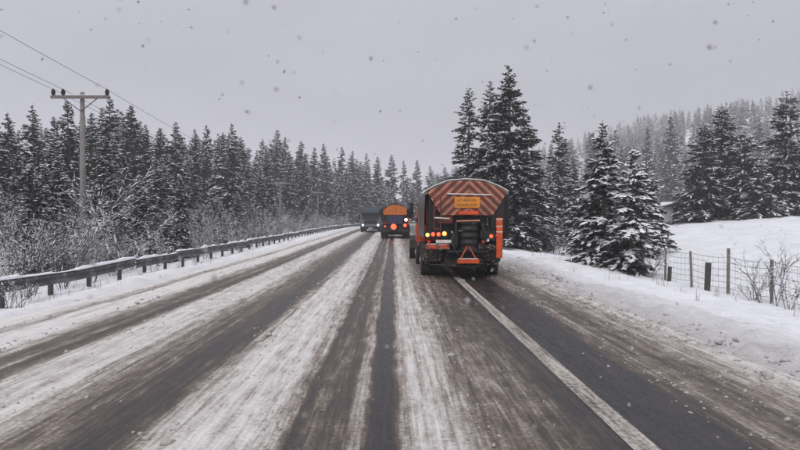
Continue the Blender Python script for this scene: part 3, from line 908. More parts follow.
# dark stub posts by the fence
def stub(u, d, v0, v1, w, lab):
    x = px(u, d); z = gz(x, d); h = pz(v0, d) - z
    t = tag(empty("stub_post", (x, d, z)), lab, "post")
    bm = bmesh.new(); bx(bm, -w, w, -w, w, -.4, h, .012); 
    for v_ in bm.verts: v_.co.x += v_.co.z * .04
    sh = obj("shaft", bm, M_DARKWOOD, t)
    bm = bmesh.new(); bx(bm, -w * 1.02 + h * .04, w * 1.02 + h * .04, -w * 1.02, w * 1.02, h - .004, h + .045, .02); obj("snow_cap", bm, M_SNOW, sh, True)
stub(709.5, 19.8, 263, 284, .075, "short dark wooden stub between the two tallest fence posts")
stub(671, 22.6, 267, 279, .06, "small dark leaning stub at the foot of the leftmost clear fence post")
# weeds and bare bushes by the fence and guardrail
WEED = [shrub_mesh(470 + k, [1.5, 1.1, 0.8][k], .5, [4, 5, 6][k], 2, 0.014, 0.35, [.35, .6, .8][k]) for k in range(3)]
for (u, d, k, sc, lab) in [(766, 16.6, 0, .8, "dark clumpy dead weed right of the tallest fence post"), (780, 15.8, 0, 1.0, "tall dead stalks beside the fence near the right edge"),
                      (793, 15.2, 1, .9, "arching dead stems at the right edge beside the fence"), (757, 17.2, 2, .8, "low dead weed tuft at the foot of the tallest fence post"),
                      (653, 23.5, 1, 1.1, "bare bush under the right skirt of the snow laden spruces"), (560, 34, 1, 1.2, "bare bush against the fence left of the snow laden spruces"),
                      (548, 38, 0, 1.1, "thin bare bush by the fence beside the tallest roadside spruce"), (575, 28, 2, 1.4, "bare bush under the left skirt of the snow laden spruces")]:
    plant_shrub("dead_weed", WEED[k], px(u, d), d, sc, d * 1.3, lab, None, "weed")
for (u, d, k, sc, lab) in [(12, 13.4, 2, .8, "dark tangled weed in front of the guardrail at the left edge"), (24, 13.7, 1, .5, "small bent weed stem beside the guardrail at the left edge"),
                      (240, 34, 2, .6, "little dead tuft in front of the guardrail halfway along")]:
    plant_shrub("dead_weed", WEED[k], px(u, d), d, sc, d, lab, None, "weed")

# ------------------------------------------------------------------ utility poles and overhead wires
ARMS = []
def pole(x, y, z_arm, label, arm=2.6):
    z0 = gz(x, y) - .1; h = z_arm - z0
    t = tag(empty("utility_pole", (x, y, z0)), label, "utility pole", "utility poles along the left side")
    bm = bmesh.new(); tube(bm, [(0, 0, -.3), (0, 0, h * .5), (0, 0, h + .25)], [.135, .12, .09], 12); obj("shaft", bm, M_POLE, t, True)
    arm_o = box("crossarm", -arm / 2, arm / 2, -.13 - .09, -.13, h - .06, h + .06, M_WOOD, t)
    bm = bmesh.new()
    for sg in (-1, 1): tube(bm, [(sg * .75, -.175, h - .05), (sg * .02, -.12, h - .6)], .02, 6)
    obj("brace", bm, M_STEEL, t)
    bm = bmesh.new(); bx(bm, -arm / 2 + .02, arm / 2 - .02, -.21, -.14, h + .0605, h + .10, .02); obj("snow_cap", bm, M_SNOW, arm_o, True)
    pts_ = []
    for xo in (-arm / 2 + .12, -arm / 2 + .55, arm / 2 - .12):
        bm = bmesh.new(); lathe(bm, [(0, .03), (.05, .03), (.06, .085), (.12, .07), (.13, .095), (.2, .075), (.21, .085), (.28, .05), (.3, .03)], (xo, -.175, h + .06), 'Z', 10)
        obj("insulator", bm, M_BLACK, t, True)
        pts_.append(Vector((x + xo, y - .175, z0 + h + .34)))
    ARMS.append(pts_)
pole(-15.5, -12, 11.5, "utility pole behind the viewer carrying the wires at upper left")
pole(px(85, 26), 26, pz(99, 26), "nearest and largest utility pole with crossarm at the left")
pole(px(280.5, 65), 65, pz(184, 65), "mid-sized utility pole, second in the line along the left wood")
pole(px(318, 102), 102, pz(193, 102), "smallest and farthest utility pole with crossarm along the left wood")
for k, lab in enumerate(["leftmost overhead wire strung along the utility poles", "middle overhead wire strung along the utility poles", "rightmost overhead wire strung along the utility poles"]):
    bm = bmesh.new(); pts_ = []
    chain = [a[k] for a in ARMS]
    for i, (a, c) in enumerate(zip(chain, chain[1:])):
        n = 18
        for q in range(n + (1 if i == len(chain) - 2 else 0)):
            f = q / n; p = a.lerp(c, f); p.z -= 4 * (.45 if i == 0 else .55) * f * (1 - f); pts_.append(p)
    tube(bm, pts_, .009, 5); tag(obj("overhead_wire", bm, M_WIRE), lab, "wire", "overhead wires on the utility poles")

# ------------------------------------------------------------------ small shed across the field
d = 52.0; xs = px(670, d)
sh = tag(empty("shed", (xs, d, gz(xs, d) + .15), .15), "small pale shed with a snow covered roof at the far edge of the snowfield", "shed")
for i in range(8):
    if i in (4, 5): continue
    box("wall_board", -1.0 + i * .25, -1.0 + i * .25 + .235, -.7, -.66, -.2, 1.25, M_SHED, sh, .006)
for sx_ in (-1, 1):
    for i in range(5):
        x0 = -1.0 if sx_ < 0 else .955
        box("wall_board", x0, x0 + .04, -.655 + i * .27, -.655 + i * .27 + .255, -.2, 1.25, M_SHED, sh, .006)
box("door", 0.02, .46, -.66, -.62, -.2, 1.1, M_DARKWOOD, sh)
box("back_wall", -1.0, 1.0, .7, .74, -.2, 1.25, M_SHED, sh)
bm = bmesh.new(); prism(bm, [(-1.2, 1.2), (1.2, 1.2), (1.2, 1.25), (0, 1.55), (-1.2, 1.25)], -.95, .95); rf = obj("roof", bm, M_DARKWOOD, sh)
bm = bmesh.new(); prism(bm, [(-1.25, 1.256), (0, 1.556), (1.25, 1.256), (1.24, 1.36), (.9, 1.5), (0, 1.70), (-.9, 1.5), (-1.24, 1.36)], -1.0, 1.0, .03); obj("snow_cap", bm, M_SNOW, rf, True)

# ------------------------------------------------------------------ vehicles
M_CLOD = make_snow("slush_clod", (.42, .39, .37), 40, .5)
M_CAKE = make_snow("caked_brown_slush", (.15, .125, .105), 40, .5)
def blobs(name, mats, material, jitter, seed):
    """many small lumps as one mesh"""
    bm = bmesh.new(); bmesh.ops.create_icosphere(bm, subdivisions=1, radius=1.0)
    bv = np.array([v.co[:] + (1.0,) for v in bm.verts]); bf = np.array([[v.index for v in f.verts] for f in bm.faces]); bm.free()
    Ms = np.array([[list(r) for r in m] for m in mats])
    rg = np.random.default_rng(seed)
    base = bv[None, :, :] * np.concatenate([1 + rg.normal(0, jitter, (len(Ms), len(bv), 3)), np.ones((len(Ms), len(bv), 1))], 2)
    V = np.einsum('nij,nvj->nvi', Ms, base)[:, :, :3].reshape(-1, 3)
    T3 = (bf[None] + np.arange(len(Ms))[:, None, None] * len(bv)).reshape(-1, 3)
    me = np_mesh(name, V, np.zeros((0, 4), int), T3, np.zeros(0), np.zeros(len(T3)), [material])
    return link(bpy.data.objects.new(name, me))
def wheel(parent, x0, x1, y, r=.5, rim=M_CHROME, out=-1):
    w = abs(x1 - x0); xm = (x0 + x1) / 2
    wp = bpy.data.objects.new("wheel", None); wp.empty_display_size = .1; link(wp, parent); wp.location = (xm, y, r)
    bm = bmesh.new(); lathe(bm, [(-w / 2, r * .60), (-w / 2, r * .90), (-w / 2 + .03, r * .98), (-w * .1, r), (w * .1, r), (w / 2 - .03, r * .98), (w / 2, r * .90), (w / 2, r * .60)], (0, 0, 0), 'X', 32)
    for k in range(32):   # tread blocks
        a = 2 * PI * k / 32
        bx(bm, -w * .46, w * .46, math.cos(a) * r * 1.0 - .02, math.cos(a) * r * 1.0 + .02, math.sin(a) * r * 1.0 - .02, math.sin(a) * r * 1.0 + .02, 0, Matrix.Rotation(a, 4, 'X'))
    obj("tyre", bm, M_RUBBER, wp)
    bm = bmesh.new(); e = out * (w / 2 - .05)
    lathe(bm, [(-w / 2 * .7, r * .595), (w / 2 * .7, r * .595)], (0, 0, 0), 'X', 24)
    lathe(bm, [(e - .02, r * .25), (e + out * .07, r * .2), (e + out * .09, r * .1)], (0, 0, 0), 'X', 16)
    for k in range(8):
        a = 2 * PI * k / 8; lathe(bm, [(e - .03, .018), (e + .02 * out, .018)], (0, math.cos(a) * r * .4, math.sin(a) * r * .4), 'X', 6)
    obj("rim", bm, rim, wp)
    return wp
def lamp(parent, name, x, y, z, r, mat, depth=.05):
    bm = bmesh.new(); lathe(bm, [(0, r), (-depth * .5, r), (-depth, r * .6)], (x, y, z), 'Y', 16); o = obj(name, bm, mat, parent, True)
    bm = bmesh.new(); lathe(bm, [(.025, r * 1.25), (.0, r * 1.25), (-depth * .25, r * 1.18)], (x, y + .004, z), 'Y', 16); obj("lamp_housing", bm, M_BLACK, o)
    return o
def chevron_board(parent, poly, y0, ca, cb, width, slope, xc, mats=None):
    mats = mats or (M_RED, M_PALE)
    bm = bmesh.new(); prism(bm, poly, y0, y0 + .05)
    bd = obj("rear_board", bm, M_BLACK, parent); tag(bd, "red and pale chevron striped rear board")
    c = ca; k = 0
    while c < cb:
        for sg in (-1, 1):
            p = [(x - xc, z) for x, z in poly]
            p = clip(p, -sg, 0, -0.004)
            if len(p) > 2: p = clip(p, slope * sg, 1, c + width - .006)
            if len(p) > 2: p = clip(p, -slope * sg, -1, -c - .006)
            if len(p) > 2:
                area = abs(sum(p[i][0] * p[(i + 1) % len(p)][1] - p[(i + 1) % len(p)][0] * p[i][1] for i in range(len(p)))) / 2
                if area > 0.002:
                    bm = bmesh.new(); prism(bm, [(x + xc, z) for x, z in p], y0 - .006, y0 - .0005)
                    obj("chevron_stripe", bm, mats[k % 2], bd)
        c += width; k += 1
    return bd

def spreader(loc, label, variant, rz=0.0):
    t = tag(empty("gritting_truck", loc, rz), label, "truck", "orange gritting trucks ahead")
    HX = .12 if variant == 0 else 0.0
    top = 3.10
    # chassis, axle, wheels
    box("chassis", -.45, .45, .35, 7.0, .72, .98, M_BLACK, t)
    box("axle", -1.0, 1.0, 1.42, 1.58, .42, .6, M_BLACK, t)
    for sg in (-1, 1):
        wheel(t, sg * 1.26, sg * .96, 1.5, .5, M_CHROME, sg); wheel(t, sg * .92, sg * .62, 1.5, .5, M_CHROME, sg)
        wheel(t, sg * 1.24, sg * .94, 6.1, .5, M_CHROME, sg)
        bm = bmesh.new()      # arched mudguard
        arc = [(1.5 + .62 * math.cos(a), .5 + .60 * math.sin(a)) for a in np.linspace(.1, PI - .1, 12)]
        vs = [[bm.verts.new((sg * xx, yy, zz)) for yy, zz in arc] for xx in (.58, 1.29)]
        vs2 = [[bm.verts.new((sg * xx, yy + (yy - 1.5) * .04, zz + .02)) for yy, zz in arc] for xx in (.58, 1.29)]
        for i in range(len(arc) - 1):
            bm.faces.new((vs[0][i], vs[0][i + 1], vs[1][i + 1], vs[1][i])); bm.faces.new((vs2[0][i], vs2[1][i], vs2[1][i + 1], vs2[0][i + 1]))
        obj("mudguard", bm, M_BLACK, t)
        bm = bmesh.new(); bx(bm, sg * .94 - .33, sg * .94 + .33, .80, .815, .50, .90, 0); obj("mud_flap", bm, M_RUBBER, t)
        # side rail box under the hopper
        box("side_locker", min(sg * .75, sg * 1.2), max(sg * .75, sg * 1.2), 2.4, 4.4, .55, 1.0, M_BLACK, t, .02)
    # cab
    cab = obj("cab", prism(bmesh.new(), [(-1.18, .75), (1.18, .75), (1.2, 1.6), (1.1, 2.72), (.95, 2.82), (-.95, 2.82), (-1.1, 2.72), (-1.2, 1.6)], 5.0, 6.75, .05), M_ORANGE, t)
    box("rear_window", -.7, .7, 4.975, 4.995, 1.9, 2.5, M_GLASS, cab)
    for sg in (-1, 1):
        bm = bmesh.new(); prism(bm, [(sg * 1.205, 1.72), (sg * 1.225, 1.72), (sg * 1.135, 2.55), (sg * 1.115, 2.55)], 5.5, 6.5); obj("side_window", bm, M_GLASS, cab)
        bm = bmesh.new(); prism(bm, [(sg * 1.205, .95), (sg * 1.225, .95), (sg * 1.232, 1.66), (sg * 1.212, 1.66)], 5.45, 6.55); dr_ = obj("door", bm, M_ORANGE, cab)
        box("handle", sg * 1.25 - .02, sg * 1.25 + .02, 5.55, 5.72, 1.42, 1.46, M_BLACK, dr_, .004)
        bm = bmesh.new(); tube(bm, [(sg * 1.12, 6.6, 2.5), (sg * 1.42, 6.68, 2.5), (sg * 1.45, 6.68, 2.2), (sg * 1.42, 6.68, 1.9), (sg * 1.15, 6.6, 1.85)], .018, 6)
        ma = obj("mirror_arm", bm, M_BLACK, cab)
        bm = bmesh.new(); bx(bm, sg * 1.46 - .14, sg * 1.46 + .14, 6.60, 6.72, 1.92, 2.55, .03); mh = obj("mirror_housing", bm, M_BLACK, ma)
    box("windscreen", -1.02, 1.02, 6.755, 6.77, 1.75, 2.6, M_GLASS, cab)
    bm = bmesh.new(); lathe(bm, [(0, .07), (.02, .09), (.12, .085), (.16, .05)], (.7, 5.4, 2.815), 'Z', 12); obj("beacon", bm, M_L_AMB, cab)
    box("cab_snow", -.9, .9, 5.15, 6.6, 2.823, 2.87, M_SNOW, cab, .02)
    # plough blade ahead of the cab, only its ends could show
    bm = bmesh.new()
    prof = [(7.9, .12), (7.7, .3), (7.62, .6), (7.7, .95), (7.9, 1.15)]
    a = [bm.verts.new((-1.45, yy, zz)) for yy, zz in prof]; c = [bm.verts.new((1.45, yy + .0, zz)) for yy, zz in prof]
    a2 = [bm.verts.new((-1.45, yy - .04, zz)) for yy, zz in prof]; c2 = [bm.verts.new((1.45, yy - .04, zz)) for yy, zz in prof]
    for i in range(4):
        bm.faces.new((a[i], a[i + 1], c[i + 1], c[i])); bm.faces.new((a2[i], c2[i], c2[i + 1], a2[i + 1]))
    bx(bm, -.25, .25, 6.8, 7.62, .5, .8, .02)
    obj("plough_blade", bm, M_BLACK, t)
    # hopper with side sheets and arched tarpaulin
    hp = obj("hopper", prism(bmesh.new(), [(HX - .5, 1.05), (HX + .5, 1.05), (HX + 1.16, 1.75), (HX + 1.2, 2.68), (HX - 1.2, 2.68), (HX - 1.16, 1.75)], .42, 4.6, .02), M_BLACK if variant == 0 else M_BTARP, t)
    for yy in np.linspace(.75, 4.3, 5):
        for sg in (-1, 1):
            bm = bmesh.new()
            prism(bm, [(HX + sg * 1.17, 1.7), (HX + sg * 1.24, 1.7), (HX + sg * 1.26, 2.66), (HX + sg * 1.205, 2.66)], yy, yy + .07)
            obj("hopper_rib", bm, M_ORANGE if variant == 0 else M_BLACK, hp)
    tm_ = M_GREY if variant == 0 else M_BTARP
    if variant == 0: arch = [(-1.30, 2.62), (-1.30, 2.72), (-1.02, 2.88), (-.55, 3.06), (0, top), (.55, 3.06), (1.02, 2.88), (1.30, 2.72), (1.30, 2.62), (1.0, 2.69), (0, 2.72), (-1.0, 2.69)]
    else: arch = [(-1.30, 2.45), (-1.28, 2.55), (-.9, 2.75), (-.3, 3.02), (0, top), (.3, 3.02), (.9, 2.75), (1.28, 2.55), (1.30, 2.45), (1.0, 2.5), (0, 2.69), (-1.0, 2.5)]
    bm = bmesh.new(); prism(bm, [(x + HX, z) for x, z in arch], .28, 4.7)
    tarp = obj("tarpaulin", bm, tm_, t)
    if variant == 0:
        for sg in (-1, 1):   # side sheets with soft folds
            bm = bmesh.new(); ny = 26; lv = []
            for i in range(ny + 1):
                yy = .3 + 4.35 * i / ny; f = .025 * math.sin(i * 1.9) + .02 * math.sin(i * .7 + 1)
                lv.append([bm.verts.new((HX + sg * (1.30 + q * .015 + f * q), yy, z)) for q, z in ((0, 2.70), (.5, 2.2), (1.0, 1.7), (1.2, 1.28 if sg < 0 else 1.22))])
            for a_, b_ in zip(lv, lv[1:]):
                for q in range(3): bm.faces.new((a_[q], a_[q + 1], b_[q + 1], b_[q]))
            bmesh.ops.solidify(bm, geom=bm.faces[:], thickness=.012)
            obj("side_sheet", bm, M_GREY, tarp, True)
        bm = bmesh.new(); tube(bm, [(x + HX, .27, z + .012) for x, z in arch[1:8]], .022, 6); obj("tarp_hoop", bm, M_WHITEP, tarp)
    # rear board, chevrons and warning sign
    if variant == 0:
        poly = [(-.80, 1.98), (.80, 1.98), (1.10, 2.45), (1.24, 2.72), (.55, 3.02), (0, 3.07), (-.55, 3.02), (-1.24, 2.72), (-1.10, 2.45)]
    else:
        poly = [(-.95, 2.05), (.95, 2.05), (1.12, 2.35), (.85, 2.66), (.3, 2.92), (-.3, 2.92), (-.85, 2.66), (-1.12, 2.35)]
    poly = [(x + HX, z) for x, z in poly]
    bd = chevron_board(t, poly, .18, 1.2, 3.9, .135, .95, HX + .06, None if variant == 0 else (M_ORANGE, M_AMBER))
    if variant == 0:
        sg_ = box("warning_sign", HX - .40, HX + .40, .135, .165, 2.20, 2.55, M_AMBER, t)
        rl = random.Random(4)
        for row, z in enumerate((2.42, 2.27)):
            x = HX - .30
            while x < HX + .28:
                w = rl.uniform(.035, .06)
                bm = bmesh.new()
                for a_, b_, c_, d_ in rl.choice([[(0, .25, 0, 1), (.25, 1, .4, .6)], [(0, 1, 0, .2), (.35, .65, .2, 1)], [(0, .25, 0, 1), (.75, 1, 0, 1), (.25, .75, .4, .6)], [(0, 1, .8, 1), (0, .25, 0, .8), (.25, 1, 0, .2)]]):
                    bx(bm, x + a_ * w, x + b_ * w, .1325, .1345, z + c_ * .085 - .02, z + d_ * .085 - .02)
                obj("letter", bm, M_DARKWOOD, sg_)
                x += w + .022
        bm = bmesh.new(); tube(bm, [(HX - .62, .13, 2.64), (HX + .72, .13, 2.605)], .022, 8); obj("light_bar", bm, M_WHITEP, t)
        bm = bmesh.new(); bx(bm, HX - .28, HX + .36, .10, .3, 1.99, 2.11, .015); obj("feed_cover", bm, M_ORANGE, t)
        tag(t.children[-1], "bright orange cover under the warning sign")
        bm = bmesh.new(); tube(bm, [(HX - .34, .08, 1.79), (HX + .38, .08, 1.81)], .03, 8); obj("cross_pipe", bm, M_PALE, t)
        # rear frame and ladder on the left
        for x in (HX - 1.02, HX - .82):
            bm = bmesh.new(); tube(bm, [(x, .2, 1.35), (x, .16, 2.55)], .022, 6); obj("ladder_rail", bm, M_RED, t)
        for z in (1.55, 1.85, 2.15, 2.45):
            bm = bmesh.new(); tube(bm, [(HX - 1.02, .18, z), (HX - .82, .18, z)], .016, 6); obj("ladder_rung", bm, M_RED, t)
        box("frame_plate", HX - .92, HX - .45, .22, .26, 1.72, 1.95, M_RED, t)
        bm = bmesh.new(); tube(bm, [(HX - 1.02, .12, 1.90), (HX - .55, .12, 1.87)], .022, 6); obj("grab_rail", bm, M_WHITEP, t)
        bm = bmesh.new(); prism(bm, [(HX + .70, 1.3), (HX + 1.18, 1.3), (HX + 1.18, 2.55), (HX + 1.02, 2.42), (HX + .74, 1.96)], .20, .42, .02); obj("side_tank", bm, M_BLACK, t)
        bm = bmesh.new(); prism(bm, [(HX - 1.20, 1.5), (HX - .80, 1.5), (HX - .84, 1.98), (HX - 1.14, 2.46), (HX - 1.20, 2.5)], .28, .42, .02); obj("side_tank", bm, M_BLACK, t)
        # chute, spinner and its triangular guard
        bm = bmesh.new(); pr_ = []
        for q in range(9):
            z = .88 + q * .105; pr_ += [(z, .30 if q % 2 else .335), (z + .05, .30 if q % 2 else .335)]
        lathe(bm, pr_, (HX + .06, .25, 0), 'Z', 22); obj("spreading_chute", bm, M_BLACK, t, False)
        for sg in (-1, 1):
            box("chute_bracket", HX + .06 + sg * .42 - .05, HX + .06 + sg * .42 + .05, .1, .35, .95, 1.75, M_BLACK, t)
        box("motor_box", HX - .52, HX - .30, .02, .3, 1.05, 1.45, M_BLACK, t)
        bm = bmesh.new(); lathe(bm, [(.38, .05), (.40, .36), (.42, .36), (.44, .05)], (HX, .15, 0), 'Z', 24)
        for k in range(6):
            a = PI * k / 3; bx(bm, HX + math.cos(a) * .2 - .12, HX + math.cos(a) * .2 + .12, .15 + math.sin(a) * .2 - .01, .15 + math.sin(a) * .2 + .01, .438, .50, 0, Matrix.Rotation(a, 4, 'Z'))
        obj("spinner_disc", bm, M_BLACK, t)
        gd = bpy.data.objects.new("spinner_guard", None); link(gd, t)
        for x0, x1 in ((-.03, -.30), (.03, .30)):
            bm = bmesh.new(); tube(bm, [(HX + x0, -.06, 1.02), (HX + x1 * .85, -.10, .60)], .022, 8); obj("guard_bar", bm, M_ORANGE, gd)
        box("guard_plate", HX - .34, HX + .34, -.14, -.04, .50, .63, M_ORANGE, gd)
        # lamp clusters
        for sg in (-1, 1):
            cx_ = sg * .86
            cl = box("lamp_cluster", cx_ - .36, cx_ + .36, .02, .2, 1.26, 1.50, M_BLACK, t, .02)
            if sg < 0:
                lamp(cl, "indicator_lamp", cx_ - .26, .018, 1.37, .062, M_L_AMB); lamp(cl, "brake_lamp", cx_ - .09, .018, 1.39, .058, M_L_RED)
                lamp(cl, "tail_lamp", cx_ + .08, .018, 1.39, .058, M_L_RED); lamp(cl, "work_lamp", cx_ + .26, .018, 1.41, .068, M_L_AMB)
            else:
                lamp(cl, "tail_lamp", cx_ - .02, .018, 1.33, .055, M_L_RED); lamp(cl, "indicator_lamp", cx_ + .16, .018, 1.33, .05, M_REFL)
        box("bumper_bar", -1.18, -.44, .04, .14, .93, 1.07, M_ORANGE, t, .02)
        box("bumper_bar", .44, 1.0, .04, .14, .93, 1.07, M_BLACK, t, .02)
        bm = bmesh.new(); tube(bm, [(-1.1, .1, .93), (-1.05, .12, .45), (-.6, .12, .42)], .025, 6); obj("under_run_bar", bm, M_BLACK, t)
        # striped marker post on the right
        mk = box("marker_post", 1.0, 1.19, -.02, .08, .66, 1.90, M_ORANGE, t, .015)
        for z in (1.45, 1.62, 1.84):
            box("reflective_band", .995, 1.195, -.024, .084, z, z + .028, M_WHITEP, mk, 0)
        # hoses, plates, snow caught on ledges
        for pts_ in ([(HX - .42, .05, 1.42), (HX - .5, -.03, 1.15), (HX - .38, -.02, .86), (HX - .2, .1, .7)], [(HX + .45, .1, 1.7), (HX + .56, .0, 1.4), (HX + .5, -.02, 1.0), (HX + .3, .1, .72)],
                     [(HX + .62, .16, 1.9), (HX + .66, .1, 1.55), (HX + .6, .12, 1.2)]):
            bm = bmesh.new(); tube(bm, pts_, .02, 6); obj("hydraulic_hose", bm, M_RUBBER, t, True)
        box("number_plate", -.86, -.36, .026, .036, 1.12, 1.22, M_WHITEP, t, .002)
        for x in (-1.12, .56): box("side_reflector", x, x + .09, .026, .038, 1.12, 1.2, M_REFL, t, .004)
        box("ledge_snow", -1.15, -.5, .05, .13, 1.072, 1.10, M_SNOW, t, .012)
        box("ledge_snow", HX - .30, HX + .30, -.13, -.05, .632, .655, M_SNOW, t, .01)
        # slush caked on the tail: bumpers, flaps and guard
        ck = random.Random(9); mm = []
        for q in range(170):
            x = ck.choice([ck.uniform(-1.25, -.45), ck.uniform(.45, 1.25), ck.uniform(-.4, .6)])
            yy, z = ck.choice([(.79, ck.uniform(.5, .88)), (.03, ck.uniform(.92, 1.08)), (.42, ck.uniform(.36, .8))])
            if yy == .03 and -.42 < x < .42: continue
            r = ck.uniform(.012, .045)
            mm.append(Matrix.Translation((x, yy, z)) @ Matrix.Diagonal((r * ck.uniform(.7, 1.8), r * .45, r * ck.uniform(.6, 1.3), 1)))
        cko = blobs("caked_slush", mm, M_CAKE, .2, 5); cko.parent = t; tag(cko, kind="stuff")
        box("work_platform", HX - .62, HX + .62, .0, .4, .84, .88, M_STEEL, t, .006)
        box("spray_plate", -.56, .60, .42, .45, .35, .84, M_RUBBER, t, .004)
    else:
        # second truck: navy salt bin below the board, big round lamps
        bm = bmesh.new(); prism(bm, [(-.62, 1.25), (.62, 1.25), (.72, 1.92), (.42, 2.02), (-.42, 2.02), (-.72, 1.92)], .06, .4, .03); obj("salt_bin", bm, M_NAVY, t)
        bm = bmesh.new(); lathe(bm, [(.62, .28), (1.2, .34)], (0, .26, 0), 'Z', 18); obj("spreading_chute", bm, M_BLACK, t)
        lamp(t, "warning_lamp", -.16, -.10, 1.02, .24, M_L_RED); lamp(t, "warning_lamp", .82, .02, 1.14, .14, M_L_RED); lamp(t, "work_lamp", .90, .02, 1.62, .13, M_L_WHT)
        lamp(t, "tail_lamp", -.9, .02, 1.05, .07, M_L_RED)
        for sg in (-1, 1):
            box("lamp_cluster", sg * .95 - .22, sg * .95 + .22, .04, .2, .93, 1.28, M_BLACK, t, .02)
            box("side_panel", sg * 1.08 - .1, sg * 1.08 + .1, .2, .42, 1.35, 2.25, M_ORANGE if sg > 0 else M_BLACK, t, .02)
        box("bumper_bar", -1.15, 1.15, .05, .15, .62, .76, M_STEEL, t, .02)
        box("frame_plate", -.8, .8, .22, .3, .78, 1.2, M_BLACK, t)
    return t
spreader((2.18, 17.8, float(road_z(2.18, 19))), "orange gritting truck with striped rear board, driving on the right hand shoulder", 0)
spreader((px(395.5, 50), 50.0, float(road_z(.2, 51))), "second orange gritting truck farther ahead in the lane under a black cover", 1)

# oncoming lorry
d3 = 70.0; x3 = px(370.5, d3)
t = tag(empty("oncoming_lorry", (x3, d3, float(road_z(x3, d3)))), "blue grey lorry with headlights on, coming the other way in the left lane", "truck")
cab = obj("cab", prism(bmesh.new(), [(-1.2, .55), (1.2, .55), (1.22, 1.5), (1.12, 2.55), (-1.12, 2.55), (-1.22, 1.5)], 0, 2.0, .06), M_TEAL, t)
obj("roof_fairing", prism(bmesh.new(), [(-1.14, 2.56), (1.14, 2.56), (1.08, 3.02), (.9, 3.12), (-.9, 3.12), (-1.08, 3.02)], .35, 1.9, .05), M_BLUE, cab)
obj("windscreen", prism(bmesh.new(), [(-1.04, 1.55), (1.04, 1.55), (.99, 2.18), (-.99, 2.18)], -.03, -.012), M_GLASS, cab)
bm = bmesh.new(); bx(bm, -1.16, 1.16, -.3, -.02, 2.24, 2.42, .03); obj("sun_visor", bm, M_BLACK, cab)
for sg in (-1, 1):
    bm = bmesh.new(); tube(bm, [(sg * .1, -.04, 1.56), (sg * .75, -.045, 1.66)], .012, 5); obj("wiper", bm, M_BLACK, cab)
    bm = bmesh.new(); bx(bm, sg * 1.38 - .11, sg * 1.38 + .11, .05, .17, 1.55, 2.15, .03); tube(bm, [(sg * 1.15, .1, 2.2), (sg * 1.38, .1, 2.2)], .02, 5); obj("mirror_housing", bm, M_BLACK, cab)
    lp_ = lamp(t, "headlight", sg * .92, -.045, .88, .12, M_L_WHT, .04)
    wheel(t, sg * 1.22, sg * .92, 1.0, .5, M_CHROME, sg); wheel(t, sg * 1.22, sg * .7, 5.6, .5, M_CHROME, sg)
for k in range(5):
    box("grille_slat", -.78, .78, -.035, -.012, 1.04 + k * .09, 1.10 + k * .09, M_BLACK, cab, .006)
box("bumper", -1.22, 1.22, -.03, .3, .38, .74, M_BLACK, t, .04)
box("number_plate", -.26, .26, -.045, -.032, .46, .57, M_WHITEP, t, .003)
box("cargo_box", -1.25, 1.25, 2.2, 8.6, .98, 3.05, M_BLUE, t, .03)
box("chassis", -.45, .45, 1.6, 8.4, .6, .9, M_BLACK, t)

# ------------------------------------------------------------------ falling snow, standing in for drops on the windscreen
M_FLAKE, nt, b = new_mat("greyed_snowflake")
b.inputs["Base Color"].default_value = (.42, .42, .45, 1); b.inputs["Roughness"].default_value = 0.6  # greyed so the flakes stand dark against the sky
fr = random.Random(21); mats_ = []
for k in range(1050):
    near = k < 170
    y = fr.uniform(.7, 2.2) if near else 3 + 26 * fr.random() ** 1.2
    x = fr.uniform(-.78, .78) * y; z = CAM_H + fr.uniform(-.36, .46) * y
    if z < gz(x, y) + .15: continue
    r = fr.uniform(.0016, .0042) if near else fr.uniform(.004, .009) * (1 + .02 * y)
    for q in range(2):           # a flake is a few crystals stuck together
        R_ = Matrix.Rotation(fr.uniform(0, 6), 4, 'X') @ Matrix.Rotation(fr.uniform(0, 6), 4, 'Y')
        o_ = Vector((fr.gauss(0, r * .3), fr.gauss(0, r * .3), fr.gauss(0, r * .3)))
        mats_.append(Matrix.Translation(Vector((x, y, z)) + o_) @ R_ @ Matrix.Diagonal((r * fr.uniform(.6, 1.2), r, r * fr.uniform(.4, .8), 1)))
tag(blobs("falling_snow", mats_, M_FLAKE, .12, 1), "greyed snowflakes falling over the road, standing in for windscreen drops", "snow", kind="stuff")

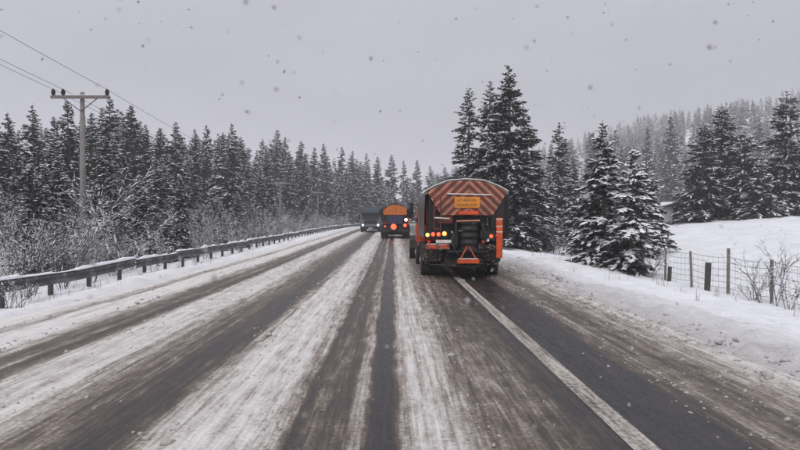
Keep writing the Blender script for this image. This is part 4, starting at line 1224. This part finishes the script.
# dead grass poking through the snow of both verges and along the fence
M_GRASS = dirty("dead_grass", (.20, .16, .105), (.10, .08, .06), .5, .9, 0, 9)
gr_ = random.Random(31); gv, gt = [], []
for k in range(420):
    y = 5 + 42 * gr_.random() ** 1.2
    s = gr_.choice([gr_.gauss(10.8, .35), gr_.gauss(8.6, 1.2), gr_.gauss(-9.6, .3), gr_.gauss(-8.4, .7), gr_.uniform(12, 24)])
    if -7.4 < s < 6.2: continue
    for q in range(gr_.randint(2, 7)):
        x = s + gr_.gauss(0, .06) + float(cxa(y)); yy = y + gr_.gauss(0, .06); z = gz(x, yy) - .06
        h = gr_.uniform(.14, .42); a = gr_.uniform(0, 6.28); ln_ = gr_.uniform(.1, .6) * h; w = gr_.uniform(.003, .007)
        dx, dy = math.cos(a), math.sin(a); i0 = len(gv)
        gv += [(x - dy * w, yy + dx * w, z), (x + dy * w, yy - dx * w, z), (x + dx * ln_ * .3 - dy * w * .7, yy + dy * ln_ * .3 + dx * w * .7, z + h * .6),
               (x + dx * ln_ * .3 + dy * w * .7, yy + dy * ln_ * .3 - dx * w * .7, z + h * .6), (x + dx * ln_, yy + dy * ln_, z + h)]
        gt += [(i0, i0 + 1, i0 + 3), (i0, i0 + 3, i0 + 2), (i0 + 2, i0 + 3, i0 + 4)]
me = np_mesh("dead_grass", np.array(gv), np.zeros((0, 4), int), np.array(gt), np.zeros(0), np.zeros(len(gt)), [M_GRASS])
tag(link(bpy.data.objects.new("dead_grass", me)), "thin dead grass poking through the snow of the verges", "grass", kind="stuff")

# clods of slush thrown along the edges of the tracks and the foot of the bank
cr = random.Random(8); mats_ = []
for k in range(5200):
    y = 3.2 + 36 * cr.random() ** 1.6
    s = cr.choice([-5.5, -4.4, -3.5, -2.0, -1.1, .75, 3.1, 3.6, 4.3, 4.5, 4.7, 4.9, -6.5]) + cr.gauss(0, .15)
    if 1.86 < s < 2.25: continue
    x = s + float(cxa(y)); z = float(road_z(s, y)) if -7 < s < 4.55 else gz(x, y) + .03
    r = min(.05, cr.lognormvariate(-4.7, .6)) * (1.8 if s > 4.0 else 1)
    mats_.append(Matrix.Translation((x, y, z + r * .25)) @ Matrix.Rotation(cr.uniform(0, 6), 4, 'Z') @ Matrix.Rotation(cr.uniform(-.5, .5), 4, 'X') @ Matrix.Diagonal((r * cr.uniform(.7, 1.2), r * cr.uniform(.9, 1.8), r * cr.uniform(.5, .9), 1)))
tag(blobs("slush_clods", mats_, M_CLOD, .2, 2), "small clods of dirty slush strewn along the wheel tracks", "slush", kind="stuff")

# ------------------------------------------------------------------ haze: one closed box of thin air round camera and scene
hm = bpy.data.materials.new("haze"); hm.use_nodes = True
hn = hm.node_tree.nodes; hn.clear()
ho = hn.new("ShaderNodeOutputMaterial"); hv = hn.new("ShaderNodeVolumePrincipled")
hv.inputs["Color"].default_value = (.93, .93, .96, 1); hv.inputs["Density"].default_value = HAZE_DENSITY; hv.inputs["Anisotropy"].default_value = 0.2
hm.node_tree.links.new(hv.outputs[0], ho.inputs["Volume"])
ztop = max(float(G_Z.max()), 72) + 30
bm = bmesh.new(); bx(bm, -700, 2200, -90, 1560, float(G_Z.min()) - 1.5, ztop)
tag(obj("haze", bm, hm), "pale snowy haze filling the air over the valley", "haze", kind="stuff")
